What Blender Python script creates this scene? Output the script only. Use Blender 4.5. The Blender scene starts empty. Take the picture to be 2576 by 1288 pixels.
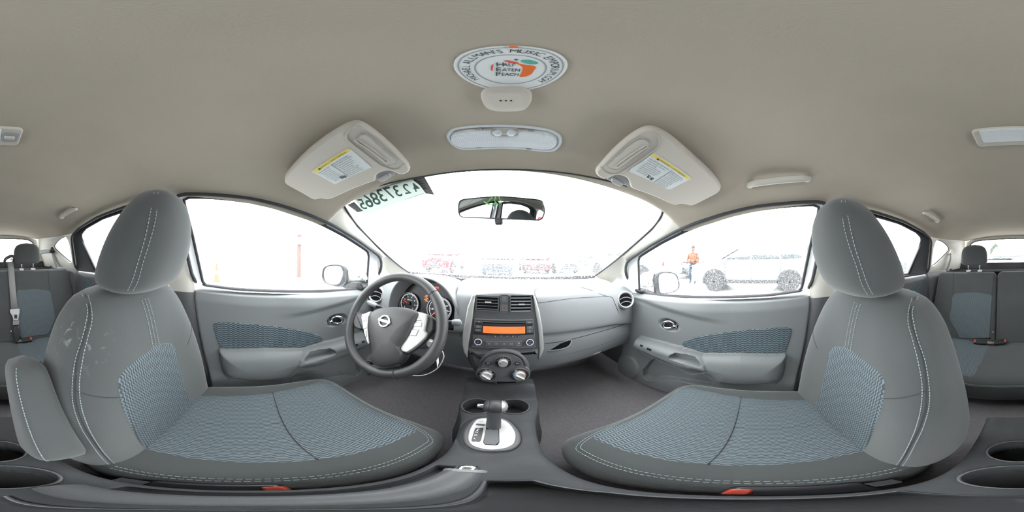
import bpy, bmesh, math, random
import numpy as np
from mathutils import Vector, Matrix
random.seed(7)
rad = math.radians
scene = bpy.context.scene
COL = scene.collection

# ------------------------------------------------------------------ camera (full-sphere panorama standing between the front seats)
YAW, ROLL = 3.3, 1.2
CAM = Vector((-0.008, 0.0, 1.17))
CM = Matrix.Rotation(-rad(YAW), 3, 'Z') @ Matrix.Rotation(-rad(ROLL), 3, 'Y')
cd = bpy.data.cameras.new('camera')
cd.type = 'PANO'
if hasattr(cd, 'panorama_type'):
    cd.panorama_type = 'EQUIRECTANGULAR'
else:
    cd.cycles.panorama_type = 'EQUIRECTANGULAR'
cd.clip_start = 0.005
cd.clip_end = 400
cam = bpy.data.objects.new('camera', cd)
COL.objects.link(cam)
cam.matrix_world = Matrix.Translation(CAM) @ (CM @ Matrix.Rotation(rad(90), 3, 'X')).to_4x4()
scene.camera = cam

# ------------------------------------------------------------------ world: even white overcast sky
w = bpy.data.worlds.new('overcast')
scene.world = w
w.use_nodes = True
bg = w.node_tree.nodes['Background']
bg.inputs[0].default_value = (0.95, 0.98, 1.0, 1)
bg.inputs[1].default_value = 10.5
vs = scene.view_settings
vs.view_transform = 'Standard'
vs.look = 'None'
vs.gamma = 1
vs.use_curve_mapping = False
vs.exposure = 0.0
scene.cycles.max_bounces = 14
scene.cycles.diffuse_bounces = 8
scene.cycles.transparent_max_bounces = 24
scene.cycles.use_denoising = True

# ------------------------------------------------------------------ helpers
def ray(px, py):
    lo = (px - 1288) / 2576 * 2 * math.pi
    la = (644 - py) / 1288 * math.pi
    return CM @ Vector((math.cos(la) * math.sin(lo), math.cos(la) * math.cos(lo), math.sin(la)))
def P(px, py, X=None, Y=None, Z=None):
    d = ray(px, py)
    t = (X - CAM.x) / d.x if X is not None else (Y - CAM.y) / d.y if Y is not None else (Z - CAM.z) / d.z
    return CAM + d * t
def PP(px, py, o, n):
    d = ray(px, py)
    return CAM + d * ((o - CAM).dot(n) / d.dot(n))

class Frame:
    def __init__(s, o, n, up):
        s.o = Vector(o); s.n = Vector(n).normalized()
        up = Vector(up); s.v = (up - s.n * up.dot(s.n)).normalized(); s.u = s.v.cross(s.n)
    def w(s, a, b, h=0.0): return s.o + s.u * a + s.v * b + s.n * h
    def pix(s, px, py, h=0.0):
        q = PP(px, py, s.o + s.n * h, s.n) - s.o
        return (q.dot(s.u), q.dot(s.v))
    def up(s, h): return Frame(s.o + s.n * h, s.n, s.v)
    def loc(s, q): q = q - s.o; return (q.dot(s.u), q.dot(s.v))

def cr(ts, vs_, t):
    n = len(ts); i = 0
    if t <= ts[0]: return vs_[0]
    if t >= ts[-1]: return vs_[-1]
    while ts[i + 1] < t: i += 1
    h = ts[i + 1] - ts[i]; k = (t - ts[i]) / h
    def tan(j):
        if j == 0: return (vs_[1] - vs_[0]) / (ts[1] - ts[0])
        if j == n - 1: return (vs_[-1] - vs_[-2]) / (ts[-1] - ts[-2])
        return (vs_[j + 1] - vs_[j - 1]) / (ts[j + 1] - ts[j - 1])
    a, b = vs_[i], vs_[i + 1]; m0, m1 = tan(i) * h, tan(i + 1) * h
    k2, k3 = k * k, k * k * k
    return (2*k3 - 3*k2 + 1) * a + (k3 - 2*k2 + k) * m0 + (-2*k3 + 3*k2) * b + (k3 - k2) * m1
def spline(pts, n, closed=False):
    pts = [Vector(p) for p in pts]
    m = len(pts)
    if closed: pts = pts[-1:] + pts + pts[:2]
    seg = m if closed else m - 1
    out = []
    for k in range(n):
        t = k * seg / n if closed else k * seg / (n - 1)
        i = min(int(t), seg - 1); f = t - i
        if closed: p0, p1, p2, p3 = pts[i], pts[i+1], pts[i+2], pts[i+3]
        else:
            p1, p2 = pts[i], pts[i+1]
            p0 = pts[i-1] if i > 0 else p1 * 2 - p2
            p3 = pts[i+2] if i + 2 < m else p2 * 2 - p1
        out.append(0.5 * ((2*p1) + (p2-p0)*f + (2*p0-5*p1+4*p2-p3)*f*f + (3*p1-p0-3*p2+p3)*f**3))
    return out
def resample(pts, n, closed=False):
    pts = [Vector(p) for p in pts]
    if closed: pts = pts + pts[:1]
    L = [0]
    for a, b in zip(pts, pts[1:]): L.append(L[-1] + (b - a).length)
    out = []; j = 0
    for k in range(n):
        t = L[-1] * k / (n if closed else n - 1)
        while j < len(L) - 2 and L[j+1] < t: j += 1
        f = (t - L[j]) / max(1e-9, L[j+1] - L[j])
        out.append(pts[j].lerp(pts[j+1], min(1, max(0, f))))
    return out
def rr(cx, cy, w, h, r, seg=4):
    r = min(r, w/2 - 1e-5, h/2 - 1e-5); out = []
    for sx, sy, a0 in ((1, 1, 0), (-1, 1, 90), (-1, -1, 180), (1, -1, 270)):
        for k in range(seg + 1):
            a = rad(a0 + 90 * k / seg)
            out.append((cx + sx * (w/2 - r) + r * math.cos(a), cy + sy * (h/2 - r) + r * math.sin(a)))
    return out
def ell(cx, cy, rx, ry=None, n=28, a0=0, a1=360):
    ry = rx if ry is None else ry
    full = abs(a1 - a0) >= 360
    return [(cx + rx * math.cos(rad(a0 + (a1-a0) * k / (n if full else n-1))), cy + ry * math.sin(rad(a0 + (a1-a0) * k / (n if full else n-1)))) for k in range(n)]
def area2(p): return 0.5 * sum(a[0]*b[1] - b[0]*a[1] for a, b in zip(p, p[1:] + p[:1]))
def inset(poly, d):
    p = [(a[0], a[1]) for a in poly]; s = 1 if area2(p) > 0 else -1
    n = len(p); out = []
    for i in range(n):
        ax, ay = p[i-1]; bx, by = p[i]; cx, cy = p[(i+1) % n]
        e1 = Vector((bx-ax, by-ay)); e2 = Vector((cx-bx, cy-by))
        if e1.length < 1e-9: e1 = e2
        if e2.length < 1e-9: e2 = e1
        e1 = e1.normalized(); e2 = e2.normalized()
        n1 = Vector((-e1.y, e1.x)) * s; n2 = Vector((-e2.y, e2.x)) * s
        m = n1 + n2
        if m.length < 1e-6: m = n1
        m = m.normalized(); k = max(0.4, m.dot(n1))
        out.append((bx + m.x * d / k, by + m.y * d / k))
    return out
def spoly(pts, n=48): return [(p.x, p.y) for p in spline([(a, b, 0) for a, b in pts], n, True)]

WL = {}
class MB:
    def __init__(s): s.v = []; s.f = []; s.m = []; s.uv = []
    def add(s, vs_, fs, mi=0, uv=None):
        o = len(s.v); s.v += [Vector(q) for q in vs_]
        s.uv += (list(uv) if uv else [(0, 0)] * len(vs_))
        s.f += [tuple(i + o for i in f) for f in fs]; s.m += [mi] * len(fs)
        return s
    def grid(s, rows, cu=False, cv=False, mi=0, uv=None):
        R, C = len(rows), len(rows[0]); fs = []
        for i in range(R if cv else R - 1):
            for j in range(C if cu else C - 1):
                a, b = (i + 1) % R, (j + 1) % C
                fs.append((i*C + j, i*C + b, a*C + b, a*C + j))
        return s.add([q for r in rows for q in r], fs, mi, [q for r in uv for q in r] if uv else None)
    def cap(s, ring, mi=0, uv=None): return s.add(ring, [tuple(range(len(ring)))], mi, uv)
    def slab(s, F, poly, h0, h1, mi=0, bev=0.0, back=True):
        n = len(poly); rings = [[F.w(a, b, h0) for a, b in poly]]; u2 = [list(poly)]
        if bev > 0:
            rings.append([F.w(a, b, h1 - bev) for a, b in poly]); u2.append(list(poly))
            pi = inset(poly, bev * 0.35); rings.append([F.w(a, b, h1 - bev * 0.3) for a, b in pi]); u2.append(pi)
            pi = inset(poly, bev); rings.append([F.w(a, b, h1) for a, b in pi]); u2.append(pi)
        else:
            rings.append([F.w(a, b, h1) for a, b in poly]); u2.append(list(poly))
        s.grid(rings, cu=True, mi=mi, uv=u2)
        s.cap(rings[-1], mi, u2[-1])
        if back: s.cap(rings[0][::-1], mi)
        return s
    def ringslab(s, F, outer, inner, h0, h1, mi=0, n=64):
        o = [(p.x, p.y) for p in resample([(a, b, 0) for a, b in outer], n, True)]
        i = [(p.x, p.y) for p in resample([(a, b, 0) for a, b in inner], n, True)]
        k = min(range(n), key=lambda q: (i[q][0]-o[0][0])**2 + (i[q][1]-o[0][1])**2); i = i[k:] + i[:k]
        rows = [[F.w(a, b, h0) for a, b in o], [F.w(a, b, h1) for a, b in o], [F.w(a, b, h1) for a, b in i], [F.w(a, b, h0) for a, b in i]]
        return s.grid(rows, cu=True, cv=True, mi=mi)
    def tube(s, path, r, n=8, closed=False, mi=0, flat=1.0, up=None):
        path = [Vector(p) for p in path]; N = len(path); rows = []
        rs = r if isinstance(r, (list, tuple)) else [r] * N
        t0 = (path[1] - path[0]).normalized()
        x = t0.orthogonal().normalized() if up is None else (Vector(up) - t0 * Vector(up).dot(t0)).normalized()
        for i in range(N):
            a = path[i-1] if (i > 0 or closed) else path[i]
            b = path[(i+1) % N] if (i < N-1 or closed) else path[i]
            t = (b - a).normalized()
            x = (x - t * x.dot(t)).normalized(); y = t.cross(x)
            rows.append([path[i] + x * (rs[i] * flat * math.cos(2*math.pi*k/n)) + y * (rs[i] * math.sin(2*math.pi*k/n)) for k in range(n)])
        s.grid(rows, cu=True, cv=closed, mi=mi)
        if not closed: s.cap(rows[0][::-1], mi); s.cap(rows[-1], mi)
        return s
    def lathe(s, F, prof, n=28, mi=0, c=(0, 0), ey=1.0):
        rows = [[F.w(c[0] + r * math.cos(2*math.pi*k/n), c[1] + ey * r * math.sin(2*math.pi*k/n), h) for k in range(n)] for r, h in prof]
        s.grid(rows, cu=True, mi=mi)
        s.cap(rows[0][::-1], mi); s.cap(rows[-1], mi)
        return s
    def box(s, c, size, mi=0, rot=None):
        c = Vector(c); R = rot or Matrix.Identity(3)
        vs_ = [c + R @ Vector((sx*size[0]/2, sy*size[1]/2, sz*size[2]/2)) for sx in (-1, 1) for sy in (-1, 1) for sz in (-1, 1)]
        return s.add(vs_, [(0,1,3,2), (4,6,7,5), (0,4,5,1), (2,3,7,6), (0,2,6,4), (1,5,7,3)], mi)
    def text(s, F, st, a, b, size, mi=0, h=0.0, bold=0.0, align='CENTER', rot=0.0, mirror=False, sx=1.0):
        key = (st, align, bold)
        if key not in TXT:
            c = bpy.data.curves.new('txt', 'FONT'); c.body = st; c.align_x = align; c.align_y = 'CENTER'; c.offset = bold; c.resolution_u = 4
            ob = bpy.data.objects.new('txt', c); me = ob.to_mesh()
            TXT[key] = ([v.co.copy() for v in me.vertices], [tuple(p.vertices) for p in me.polygons])
            ob.to_mesh_clear(); bpy.data.objects.remove(ob); bpy.data.curves.remove(c)
        vs_, fs = TXT[key]; ca, sa = math.cos(rot), math.sin(rot)
        out = []
        for q in vs_:
            x, y = q.x * size * sx, q.y * size
            if mirror: x = -x
            out.append(F.w(a + x*ca - y*sa, b + x*sa + y*ca, h))
        return s.add(out, fs, mi)
    def build(s, name, mats, parent=None, ang=40, bevel=0, bseg=2, sub=0, solid=0, keepn=False):
        mats = mats if isinstance(mats, (list, tuple)) else [mats]
        lo = Vector([min(q[i] for q in s.v) for i in range(3)]); hi = Vector([max(q[i] for q in s.v) for i in range(3)])
        c = (lo + hi) / 2
        if parent is None: c.z = lo.z
        me = bpy.data.meshes.new(name)
        me.from_pydata([tuple(q - c) for q in s.v], [], s.f)
        for m_ in mats: me.materials.append(m_)
        me.polygons.foreach_set('material_index', s.m)
        if any(u != (0, 0) for u in s.uv[:400]) or len(s.uv) > 400:
            ul = me.uv_layers.new(name='UVMap')
            idx = np.zeros(len(me.loops), dtype=np.int32); me.loops.foreach_get('vertex_index', idx)
            ul.data.foreach_set('uv', np.array([(u[0], u[1]) for u in s.uv], dtype=np.float32)[idx].ravel())
        if not keepn:
            bm = bmesh.new(); bm.from_mesh(me); bmesh.ops.recalc_face_normals(bm, faces=bm.faces); bm.to_mesh(me); bm.free()
        me.polygons.foreach_set('use_smooth', [True] * len(me.polygons))
        me.update()
        if ang < 180: me.set_sharp_from_angle(angle=rad(ang))
        o = bpy.data.objects.new(name, me); COL.objects.link(o)
        if parent is not None:
            o.parent = parent; o.location = c - WL[parent]
        else: o.location = c
        WL[o] = c
        if bevel:
            b = o.modifiers.new('Bevel', 'BEVEL'); b.width = bevel; b.segments = bseg; b.limit_method = 'ANGLE'; b.angle_limit = rad(40)
        if sub:
            b = o.modifiers.new('Subdivision', 'SUBSURF'); b.levels = sub; b.render_levels = sub
        if solid:
            b = o.modifiers.new('Solidify', 'SOLIDIFY'); b.thickness = solid; b.offset = 0
        return o
TXT = {}
def tag(o, label=None, cat=None, group=None, kind=None):
    if label: o['label'] = label
    if cat: o['category'] = cat
    if group: o['group'] = group
    if kind: o['kind'] = kind
    return o
def thing(name, label, cat, loc, group=None, kind=None):
    o = bpy.data.objects.new(name, None); COL.objects.link(o); o.location = loc; o.empty_display_size = 0.05
    WL[o] = Vector(loc); return tag(o, label, cat, group, kind)

# ------------------------------------------------------------------ materials
def NT(name):
    m = bpy.data.materials.new(name); m.use_nodes = True
    nt = m.node_tree; return m, nt, nt.nodes['Principled BSDF']
def mat(name, col, rough=0.6, metal=0.0, grain=0.0, gscale=300.0, var=0.0, vscale=6.0, emit=0.0, spec=0.5, coat=0.0, sheen=0.0):
    m, nt, b = NT(name)
    b.inputs['Base Color'].default_value = (*col, 1)
    b.inputs['Roughness'].default_value = rough
    b.inputs['Metallic'].default_value = metal
    b.inputs['Specular IOR Level'].default_value = spec
    if coat: b.inputs['Coat Weight'].default_value = coat; b.inputs['Coat Roughness'].default_value = 0.05
    if sheen: b.inputs['Sheen Weight'].default_value = sheen
    if emit: b.inputs['Emission Color'].default_value = (*col, 1); b.inputs['Emission Strength'].default_value = emit
    tc = nt.nodes.new('ShaderNodeTexCoord')
    if grain:
        nz = nt.nodes.new('ShaderNodeTexNoise'); nz.inputs['Scale'].default_value = gscale; nz.inputs['Detail'].default_value = 2
        nt.links.new(tc.outputs['Object'], nz.inputs['Vector'])
        bp = nt.nodes.new('ShaderNodeBump'); bp.inputs['Strength'].default_value = grain; bp.inputs['Distance'].default_value = 0.001
        nt.links.new(nz.outputs['Fac'], bp.inputs['Height']); nt.links.new(bp.outputs['Normal'], b.inputs['Normal'])
    if var:
        nz = nt.nodes.new('ShaderNodeTexNoise'); nz.inputs['Scale'].default_value = vscale; nz.inputs['Detail'].default_value = 6
        nt.links.new(tc.outputs['Object'], nz.inputs['Vector'])
        mp = nt.nodes.new('ShaderNodeMapRange'); mp.inputs[1].default_value = 0.3; mp.inputs[2].default_value = 0.7
        mp.inputs[3].default_value = 1 - var; mp.inputs[4].default_value = 1 + var
        nt.links.new(nz.outputs['Fac'], mp.inputs[0])
        mx = nt.nodes.new('ShaderNodeVectorMath'); mx.operation = 'SCALE'; mx.inputs[0].default_value = col
        nt.links.new(mp.outputs[0], mx.inputs['Scale']); nt.links.new(mx.outputs[0], b.inputs['Base Color'])
    return m
def wave_fabric(name, dark, light, wl=0.022, sp=0.0105, amp=0.004, swap=False):
    m, nt, b = NT(name); N = nt.nodes.new; L = nt.links.new
    uvn = N('ShaderNodeUVMap'); sepn = N('ShaderNodeSeparateXYZ'); L(uvn.outputs[0], sepn.inputs[0])
    U, V = (sepn.outputs[1], sepn.outputs[0]) if swap else (sepn.outputs[0], sepn.outputs[1])
    def mt(op, a, bb=None):
        q = N('ShaderNodeMath'); q.operation = op
        for i, x in enumerate((a, bb)):
            if x is None: continue
            if isinstance(x, (int, float)): q.inputs[i].default_value = x
            else: L(x, q.inputs[i])
        return q.outputs[0]
    sn = mt('SINE', mt('MULTIPLY', U, 2*math.pi/wl))
    v2 = mt('ADD', V, mt('MULTIPLY', sn, amp/2))
    st = mt('SINE', mt('MULTIPLY', v2, 2*math.pi/sp))
    st = mt('ADD', mt('MULTIPLY', st, 0.5), 0.5)
    rp = N('ShaderNodeValToRGB'); L(st, rp.inputs[0])
    rp.color_ramp.elements[0].position = 0.45; rp.color_ramp.elements[0].color = (*dark, 1)
    rp.color_ramp.elements[1].position = 0.95; rp.color_ramp.elements[1].color = (*light, 1)
    L(rp.outputs[0], b.inputs['Base Color']); b.inputs['Roughness'].default_value = 0.85
    b.inputs['Specular IOR Level'].default_value = 0.2
    bp = N('ShaderNodeBump'); bp.inputs['Strength'].default_value = 0.5; bp.inputs['Distance'].default_value = 0.002
    L(st, bp.inputs['Height']); L(bp.outputs['Normal'], b.inputs['Normal'])
    return m
def glass_mat(name, tint=(1, 1, 1), haze=0.0, drops=0.0, dscale=90.0, streak=1.0, low=None):
    """clear pane: transparent + faint mirror, with droplets and a milky film as translucent water; the film also paints the bright wash outside"""
    m = bpy.data.materials.new(name); m.use_nodes = True; nt = m.node_tree; nt.nodes.clear(); N = nt.nodes.new; L = nt.links.new
    out = N('ShaderNodeOutputMaterial'); tr = N('ShaderNodeBsdfTransparent'); tr.inputs[0].default_value = (*tint, 1)
    gl = N('ShaderNodeBsdfGlossy'); gl.inputs['Roughness'].default_value = 0.02
    lw = N('ShaderNodeLayerWeight'); lw.inputs[0].default_value = 0.5
    pw = N('ShaderNodeMath'); pw.operation = 'POWER'; pw.inputs[1].default_value = 5.0; L(lw.outputs['Facing'], pw.inputs[0])
    sc_ = N('ShaderNodeMath'); sc_.operation = 'MULTIPLY_ADD'; sc_.inputs[1].default_value = 0.6; sc_.inputs[2].default_value = 0.025; L(pw.outputs[0], sc_.inputs[0])
    m1 = N('ShaderNodeMixShader'); L(sc_.outputs[0], m1.inputs[0]); L(tr.outputs[0], m1.inputs[1]); L(gl.outputs[0], m1.inputs[2])
    last = m1
    if haze or drops:
        tl = N('ShaderNodeBsdfTranslucent'); tl.inputs[0].default_value = (0.95, 0.97, 1, 1)
        tc = N('ShaderNodeTexCoord'); mp = N('ShaderNodeMapping'); mp.inputs['Scale'].default_value = (1, 1, 1/streak); L(tc.outputs['Object'], mp.inputs[0])
        nz = N('ShaderNodeTexNoise'); nz.inputs['Scale'].default_value = dscale; nz.inputs['Detail'].default_value = 3; L(mp.outputs[0], nz.inputs['Vector'])
        mr = N('ShaderNodeMapRange'); mr.inputs[1].default_value = 0.5; mr.inputs[2].default_value = 0.62; mr.inputs[3].default_value = haze; mr.inputs[4].default_value = haze + drops  # haze whitens the whole pane: rain film plus the painted overexposed outside
        L(nz.outputs['Fac'], mr.inputs[0])
        m2 = N('ShaderNodeMixShader'); L(mr.outputs[0], m2.inputs[0]); L(m1.outputs[0], m2.inputs[1]); L(tl.outputs[0], m2.inputs[2]); last = m2
    L(last.outputs[0], out.inputs[0])
    return m
M = {}
M['headliner'] = mat('headliner', (0.425, 0.378, 0.315), 0.95, grain=0.35, gscale=500, var=0.03, spec=0.1)
M['trim'] = mat('light_trim', (0.58, 0.56, 0.505), 0.55, grain=0.15, gscale=350)
M['visor'] = mat('visor_vinyl', (0.54, 0.505, 0.45), 0.7, grain=0.1, gscale=350, spec=0.3)
M['dash'] = mat('dash_plastic', (0.225, 0.232, 0.242), 0.48, grain=0.35, gscale=420, spec=0.45)
M['stack'] = mat('stack_plastic', (0.066, 0.068, 0.072), 0.48, grain=0.35, gscale=420, spec=0.45)
M['console'] = mat('console_plastic', (0.040, 0.042, 0.044), 0.6, grain=0.35, gscale=420, var=0.12, vscale=25, spec=0.3)
M['doorp'] = mat('door_plastic', (0.165, 0.174, 0.178), 0.5, grain=0.35, gscale=420, spec=0.45)
M['dash2'] = mat('dark_plastic', (0.085, 0.087, 0.092), 0.5, grain=0.3, gscale=420)
M['black'] = mat('black_plastic', (0.018, 0.018, 0.02), 0.35)
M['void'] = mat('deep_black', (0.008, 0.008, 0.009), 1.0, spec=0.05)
M['rubber'] = mat('weatherstrip_rubber', (0.042, 0.043, 0.048), 0.7)
M['seam'] = mat('dark_seam', (0.03, 0.03, 0.032), 0.9)  # one even dark colour for seams, joints and grooves
M['fabric'] = mat('seat_cloth', (0.052, 0.056, 0.056), 0.92, grain=0.5, gscale=900, var=0.06, vscale=9, spec=0.2, sheen=0.25)
M['thread'] = mat('pale_thread', (0.27, 0.31, 0.31), 0.8)
M['insertC'] = wave_fabric('wave_cloth_cushion', (0.058, 0.066, 0.074), (0.15, 0.188, 0.205), wl=0.0165, sp=0.0060, amp=0.0024, swap=True)
M['insertB'] = wave_fabric('wave_cloth_back', (0.052, 0.060, 0.066), (0.135, 0.17, 0.187), wl=0.0135, sp=0.0072, amp=0.003, swap=True)
M['insertD'] = wave_fabric('wave_cloth_door', (0.045, 0.056, 0.063), (0.16, 0.21, 0.24), wl=0.019, sp=0.0095, amp=0.004)
M['silver'] = mat('silver_paint', (0.42, 0.42, 0.41), 0.38, metal=0.5)
M['chrome'] = mat('chrome', (0.85, 0.85, 0.86), 0.08, metal=1.0)
M['white_paint'] = mat('white_car_paint', (0.80, 0.82, 0.83), 0.3, coat=0.5)
M['white'] = mat('white_print', (0.85, 0.85, 0.85), 0.6)
M['carpet'] = mat('carpet', (0.175, 0.166, 0.172), 1.0, grain=1.0, gscale=700, var=0.10, vscale=120, spec=0.05)
M['leather'] = mat('wheel_leather', (0.044, 0.044, 0.045), 0.5, grain=0.18, gscale=320)
M['glass'] = glass_mat('side_glass', (0.97, 0.985, 0.98), haze=0.02, drops=0.0)
M['glass_wet'] = glass_mat('wet_side_glass', (0.97, 0.985, 0.98), haze=0.01, drops=0.09, dscale=300, streak=1.6)
M['glass_ws'] = glass_mat('wet_windshield', (0.97, 0.99, 0.98), haze=0.03, drops=0.13, dscale=110, streak=4.0)
M['orange_lcd'] = mat('orange_display', (0.80, 0.15, 0.035), 0.4, emit=0.75)
M['lcd_dark'] = mat('display_digits', (0.10, 0.02, 0.01), 0.5)
M['red'] = mat('red_button', (0.42, 0.05, 0.03), 0.4)
M['glow_red'] = mat('lit_red', (1.0, 0.06, 0.02), 0.4, emit=1.2)
M['glow_orange'] = mat('lit_orange', (1.0, 0.2, 0.02), 0.4, emit=1.0)
M['glow_white'] = mat('lit_white', (0.9, 0.95, 1.0), 0.4, emit=0.9)
M['glow_blue'] = mat('lit_lilac', (0.55, 0.53, 0.72), 0.4, emit=0.35)
M['print_white'] = M['white']
M['cyan_glass'] = mat('teal_mark', (0.1, 0.4, 0.33), 0.6)

# ================================================================== SHELL OF THE CABIN
def TX(z): return 0.66 - 0.25 * max(0.0, z - 1.0)
def ws_y(x, z): return 0.41 + (1.41 - z) / 0.635 - 0.316 * x * x
def PW(px, py, off=0.0):
    """point of a pixel on the curved windshield"""
    d = ray(px, py); lo, hi = 0.2, 3.0
    for _ in range(50):
        t = (lo + hi) / 2; q = CAM + d * t
        if q.y - off < ws_y(q.x, q.z): lo = t
        else: hi = t
    return CAM + d * lo
class DF:
    """side frame: a = forward, b = up, h = into the cabin (tumble = leans in above the belt)"""
    def __init__(s, sd, x=0.66, tumble=False):
        k = 0.25 if tumble else 0.0; q = math.sqrt(1 + k*k)
        s.o = Vector((sd * x, 0, 1.0)) if tumble else Vector((sd * x, 0, 0))
        s.u = Vector((0, 1, 0)); s.v = Vector((-sd * k, 0, 1)) / q; s.n = Vector((-sd, 0, -k)) / q
    def w(s, a, b, h=0.0): return s.o + s.u * a + s.v * b + s.n * h
def tum(px, py):
    """right-hand pixel -> (forward, height along the leaning glass plane)"""
    n = Vector((-1, 0, -0.25)).normalized(); o = Vector((0.66, 0, 1.0))
    q = PP(px, py, o, n); return (q.y, (q.z - 1.0) * math.sqrt(1.0625))
def sdp(Y, Z, poly):
    """signed distance to polygon, positive inside (numpy)"""
    d = np.full(Y.shape, 1e9); ins = np.zeros(Y.shape, bool); n = len(poly)
    for i in range(n):
        ax, ay = poly[i]; bx, by = poly[(i+1) % n]; ex, ey = bx-ax, by-ay
        wx, wy = Y-ax, Z-ay; t = np.clip((wx*ex + wy*ey) / (ex*ex + ey*ey + 1e-12), 0, 1)
        d = np.minimum(d, np.hypot(wx-ex*t, wy-ey*t))
        c = ((ay > Z) != (by > Z)) & (Y < (bx-ax) * (Z-ay) / ((by-ay) + 1e-12) + ax)
        ins ^= c
    return np.where(ins, d, -d)
def rnd(d, R): k = np.clip(d / R, 0, 1); return np.sqrt(1 - (1-k)**2)
def sst(d, a, b): k = np.clip((d-a) / (b-a), 0, 1); return k*k*(3-2*k)

# ---- ceiling (headliner)
CR = [(.545,.368,1.377,.412,1.409,2.2), (.575,.335,1.325,.385,1.422,3.), (.592,.300,1.285,.34,1.437,4.), (.585,.2,1.302,.22,1.453,4.), (.575,.05,1.338,.06,1.462,4.),
      (.568,-.12,1.368,-.12,1.466,4.), (.563,-.25,1.388,-.25,1.468,4.), (.563,-.48,1.395,-.48,1.468,4.), (.566,-.70,1.382,-.70,1.463,4.), (.573,-.92,1.35,-.92,1.453,4.),
      (.58,-1.03,1.325,-1.05,1.442,4.), (.56,-1.25,1.325,-1.3,1.425,3.5), (.52,-1.5,1.335,-1.52,1.41,3.), (.51,-1.70,1.345,-1.74,1.385,3.)]
def ceil_row(t):
    ks = list(range(len(CR))); return [cr(ks, [r[i] for r in CR], t) for i in range(6)]
def ceil_pt(t, u):
    W, ye, ze, yc, zc, p = ceil_row(t)
    return Vector((W*u, yc + (ye-yc) * u*u, ze + (zc-ze) * (1 - abs(u)**p)))
NR, NC = 79, 60
CG = [[ceil_pt(i*(len(CR)-1)/(NR-1), -1 + 2*j/NC) for j in range(NC+1)] for i in range(NR)]
def ceil_z(x, y):
    best = None
    for i in range(NR-1):
        W, ye, ze, yc, zc, p = ceil_row(i*(len(CR)-1)/(NR-1)); u = max(-1, min(1, x/W)); yy = yc + (ye-yc)*u*u
        if best is None or abs(yy-y) < best[0]: best = (abs(yy-y), ze + (zc-ze)*(1-abs(u)**p))
    return best[1]
b = MB().grid(CG)
lip = [[q + Vector((0, 0, 0)) for q in CG[0]], [q + Vector((0, .012, .006)) for q in CG[0]], [q + Vector((0, .03, .03)) for q in CG[0]]]
b.grid(lip)
ceiling = b.build('ceiling', M['headliner'], ang=180)
tag(ceiling, 'beige grey woven fabric headliner covering the car roof', 'ceiling', kind='structure')
# outer roof skin
b = MB().grid([[q + Vector((0.0, 0.02 if i < 3 else 0, .035)) for q in r] for i, r in enumerate(CG)])
tag(b.build('roof', M['white_paint'], ang=180), 'white painted steel roof skin above the headliner', 'roof', kind='structure')

# ---- floor, firewall, rear wall
b = MB().box((0, -.35, .355), (1.40, 2.95, .03))
tag(b.build('floor', M['carpet']), 'dark grey carpeted car floor', 'floor', kind='structure')
b = MB().box((0, 1.08, .70), (1.46, .03, .66))
tag(b.build('wall_front', M['void']), 'dark firewall behind the dashboard', 'wall', kind='structure')
b = MB().box((0, -1.80, .70), (1.40, .03, .72))
tag(b.build('wall_rear', M['dash2']), 'dark lower tailgate trim behind the rear seat', 'wall', kind='structure')

for s_, nm in ((-1, 'left'), (1, 'right')):
    b = MB().box((s_*.71, .90, .64), (.03, .50, .56)); b.box((s_*.72, -1.42, .70), (.03, .75, .70))
    b.box((s_*.69, -.2, .395), (.06, 1.9, .09))
    tag(b.build('wall_%s' % nm, M['dash2']), 'dark plastic kick panel and sill trim along the cabin side', 'wall', kind='structure')
# ---- windshield
b = MB()
rows = []
for i in range(25):
    z = 1.435 - i * (1.435 - 1.0) / 24; r = []
    for j in range(41):
        x = -.76 + 1.52 * j / 40
        hw = .60 + .11 * i / 24
        x *= hw / .76
        r.append(Vector((x, ws_y(x, z), z)))
    rows.append(r)
b.grid(rows)
tag(b.build('window_1', M['glass_ws'], ang=180), 'wide sloping windshield wet with rain drops', 'windshield', kind='structure')
wsL = [(864,512),(872,528),(900,568),(950,620),(1000,665),(1032,688)]
wsR = [(1667,527),(1662,545),(1640,575),(1592,618),(1545,658),(1500,692)]
wsT = [(864,512),(868,505),(885,491),(960,466),(1060,445),(1160,431),(1270,427),(1380,431),(1500,449),(1580,470),(1645,500),(1662,514),(1667,527)]
path = spline([PW(*q) for q in wsL[::-1]], 24) + spline([PW(*q) for q in wsT], 40)[1:-1] + spline([PW(*q) for q in wsR], 24)
path = [q + (CAM-q).normalized()*.010 for q in path]
base_ = [q + (CAM-q).normalized()*.010 for q in spline([PW(*q) for q in ((1500,692),(1488,698),(1440,702),(1380,704),(1270,703),(1160,700),(1090,695),(1050,691),(1032,688))], 30)]
path = path + base_[1:-1]
b = MB().tube(path, [.0045]*23 + [.0026]*40 + [.0045]*(len(path)-91) + [.0032]*28, 8, closed=True)
b.build('trim_1', M['rubber']); tag(bpy.data.objects['trim_1'], 'thin black rubber edge around the windshield', 'weatherstrip', kind='structure')

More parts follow.
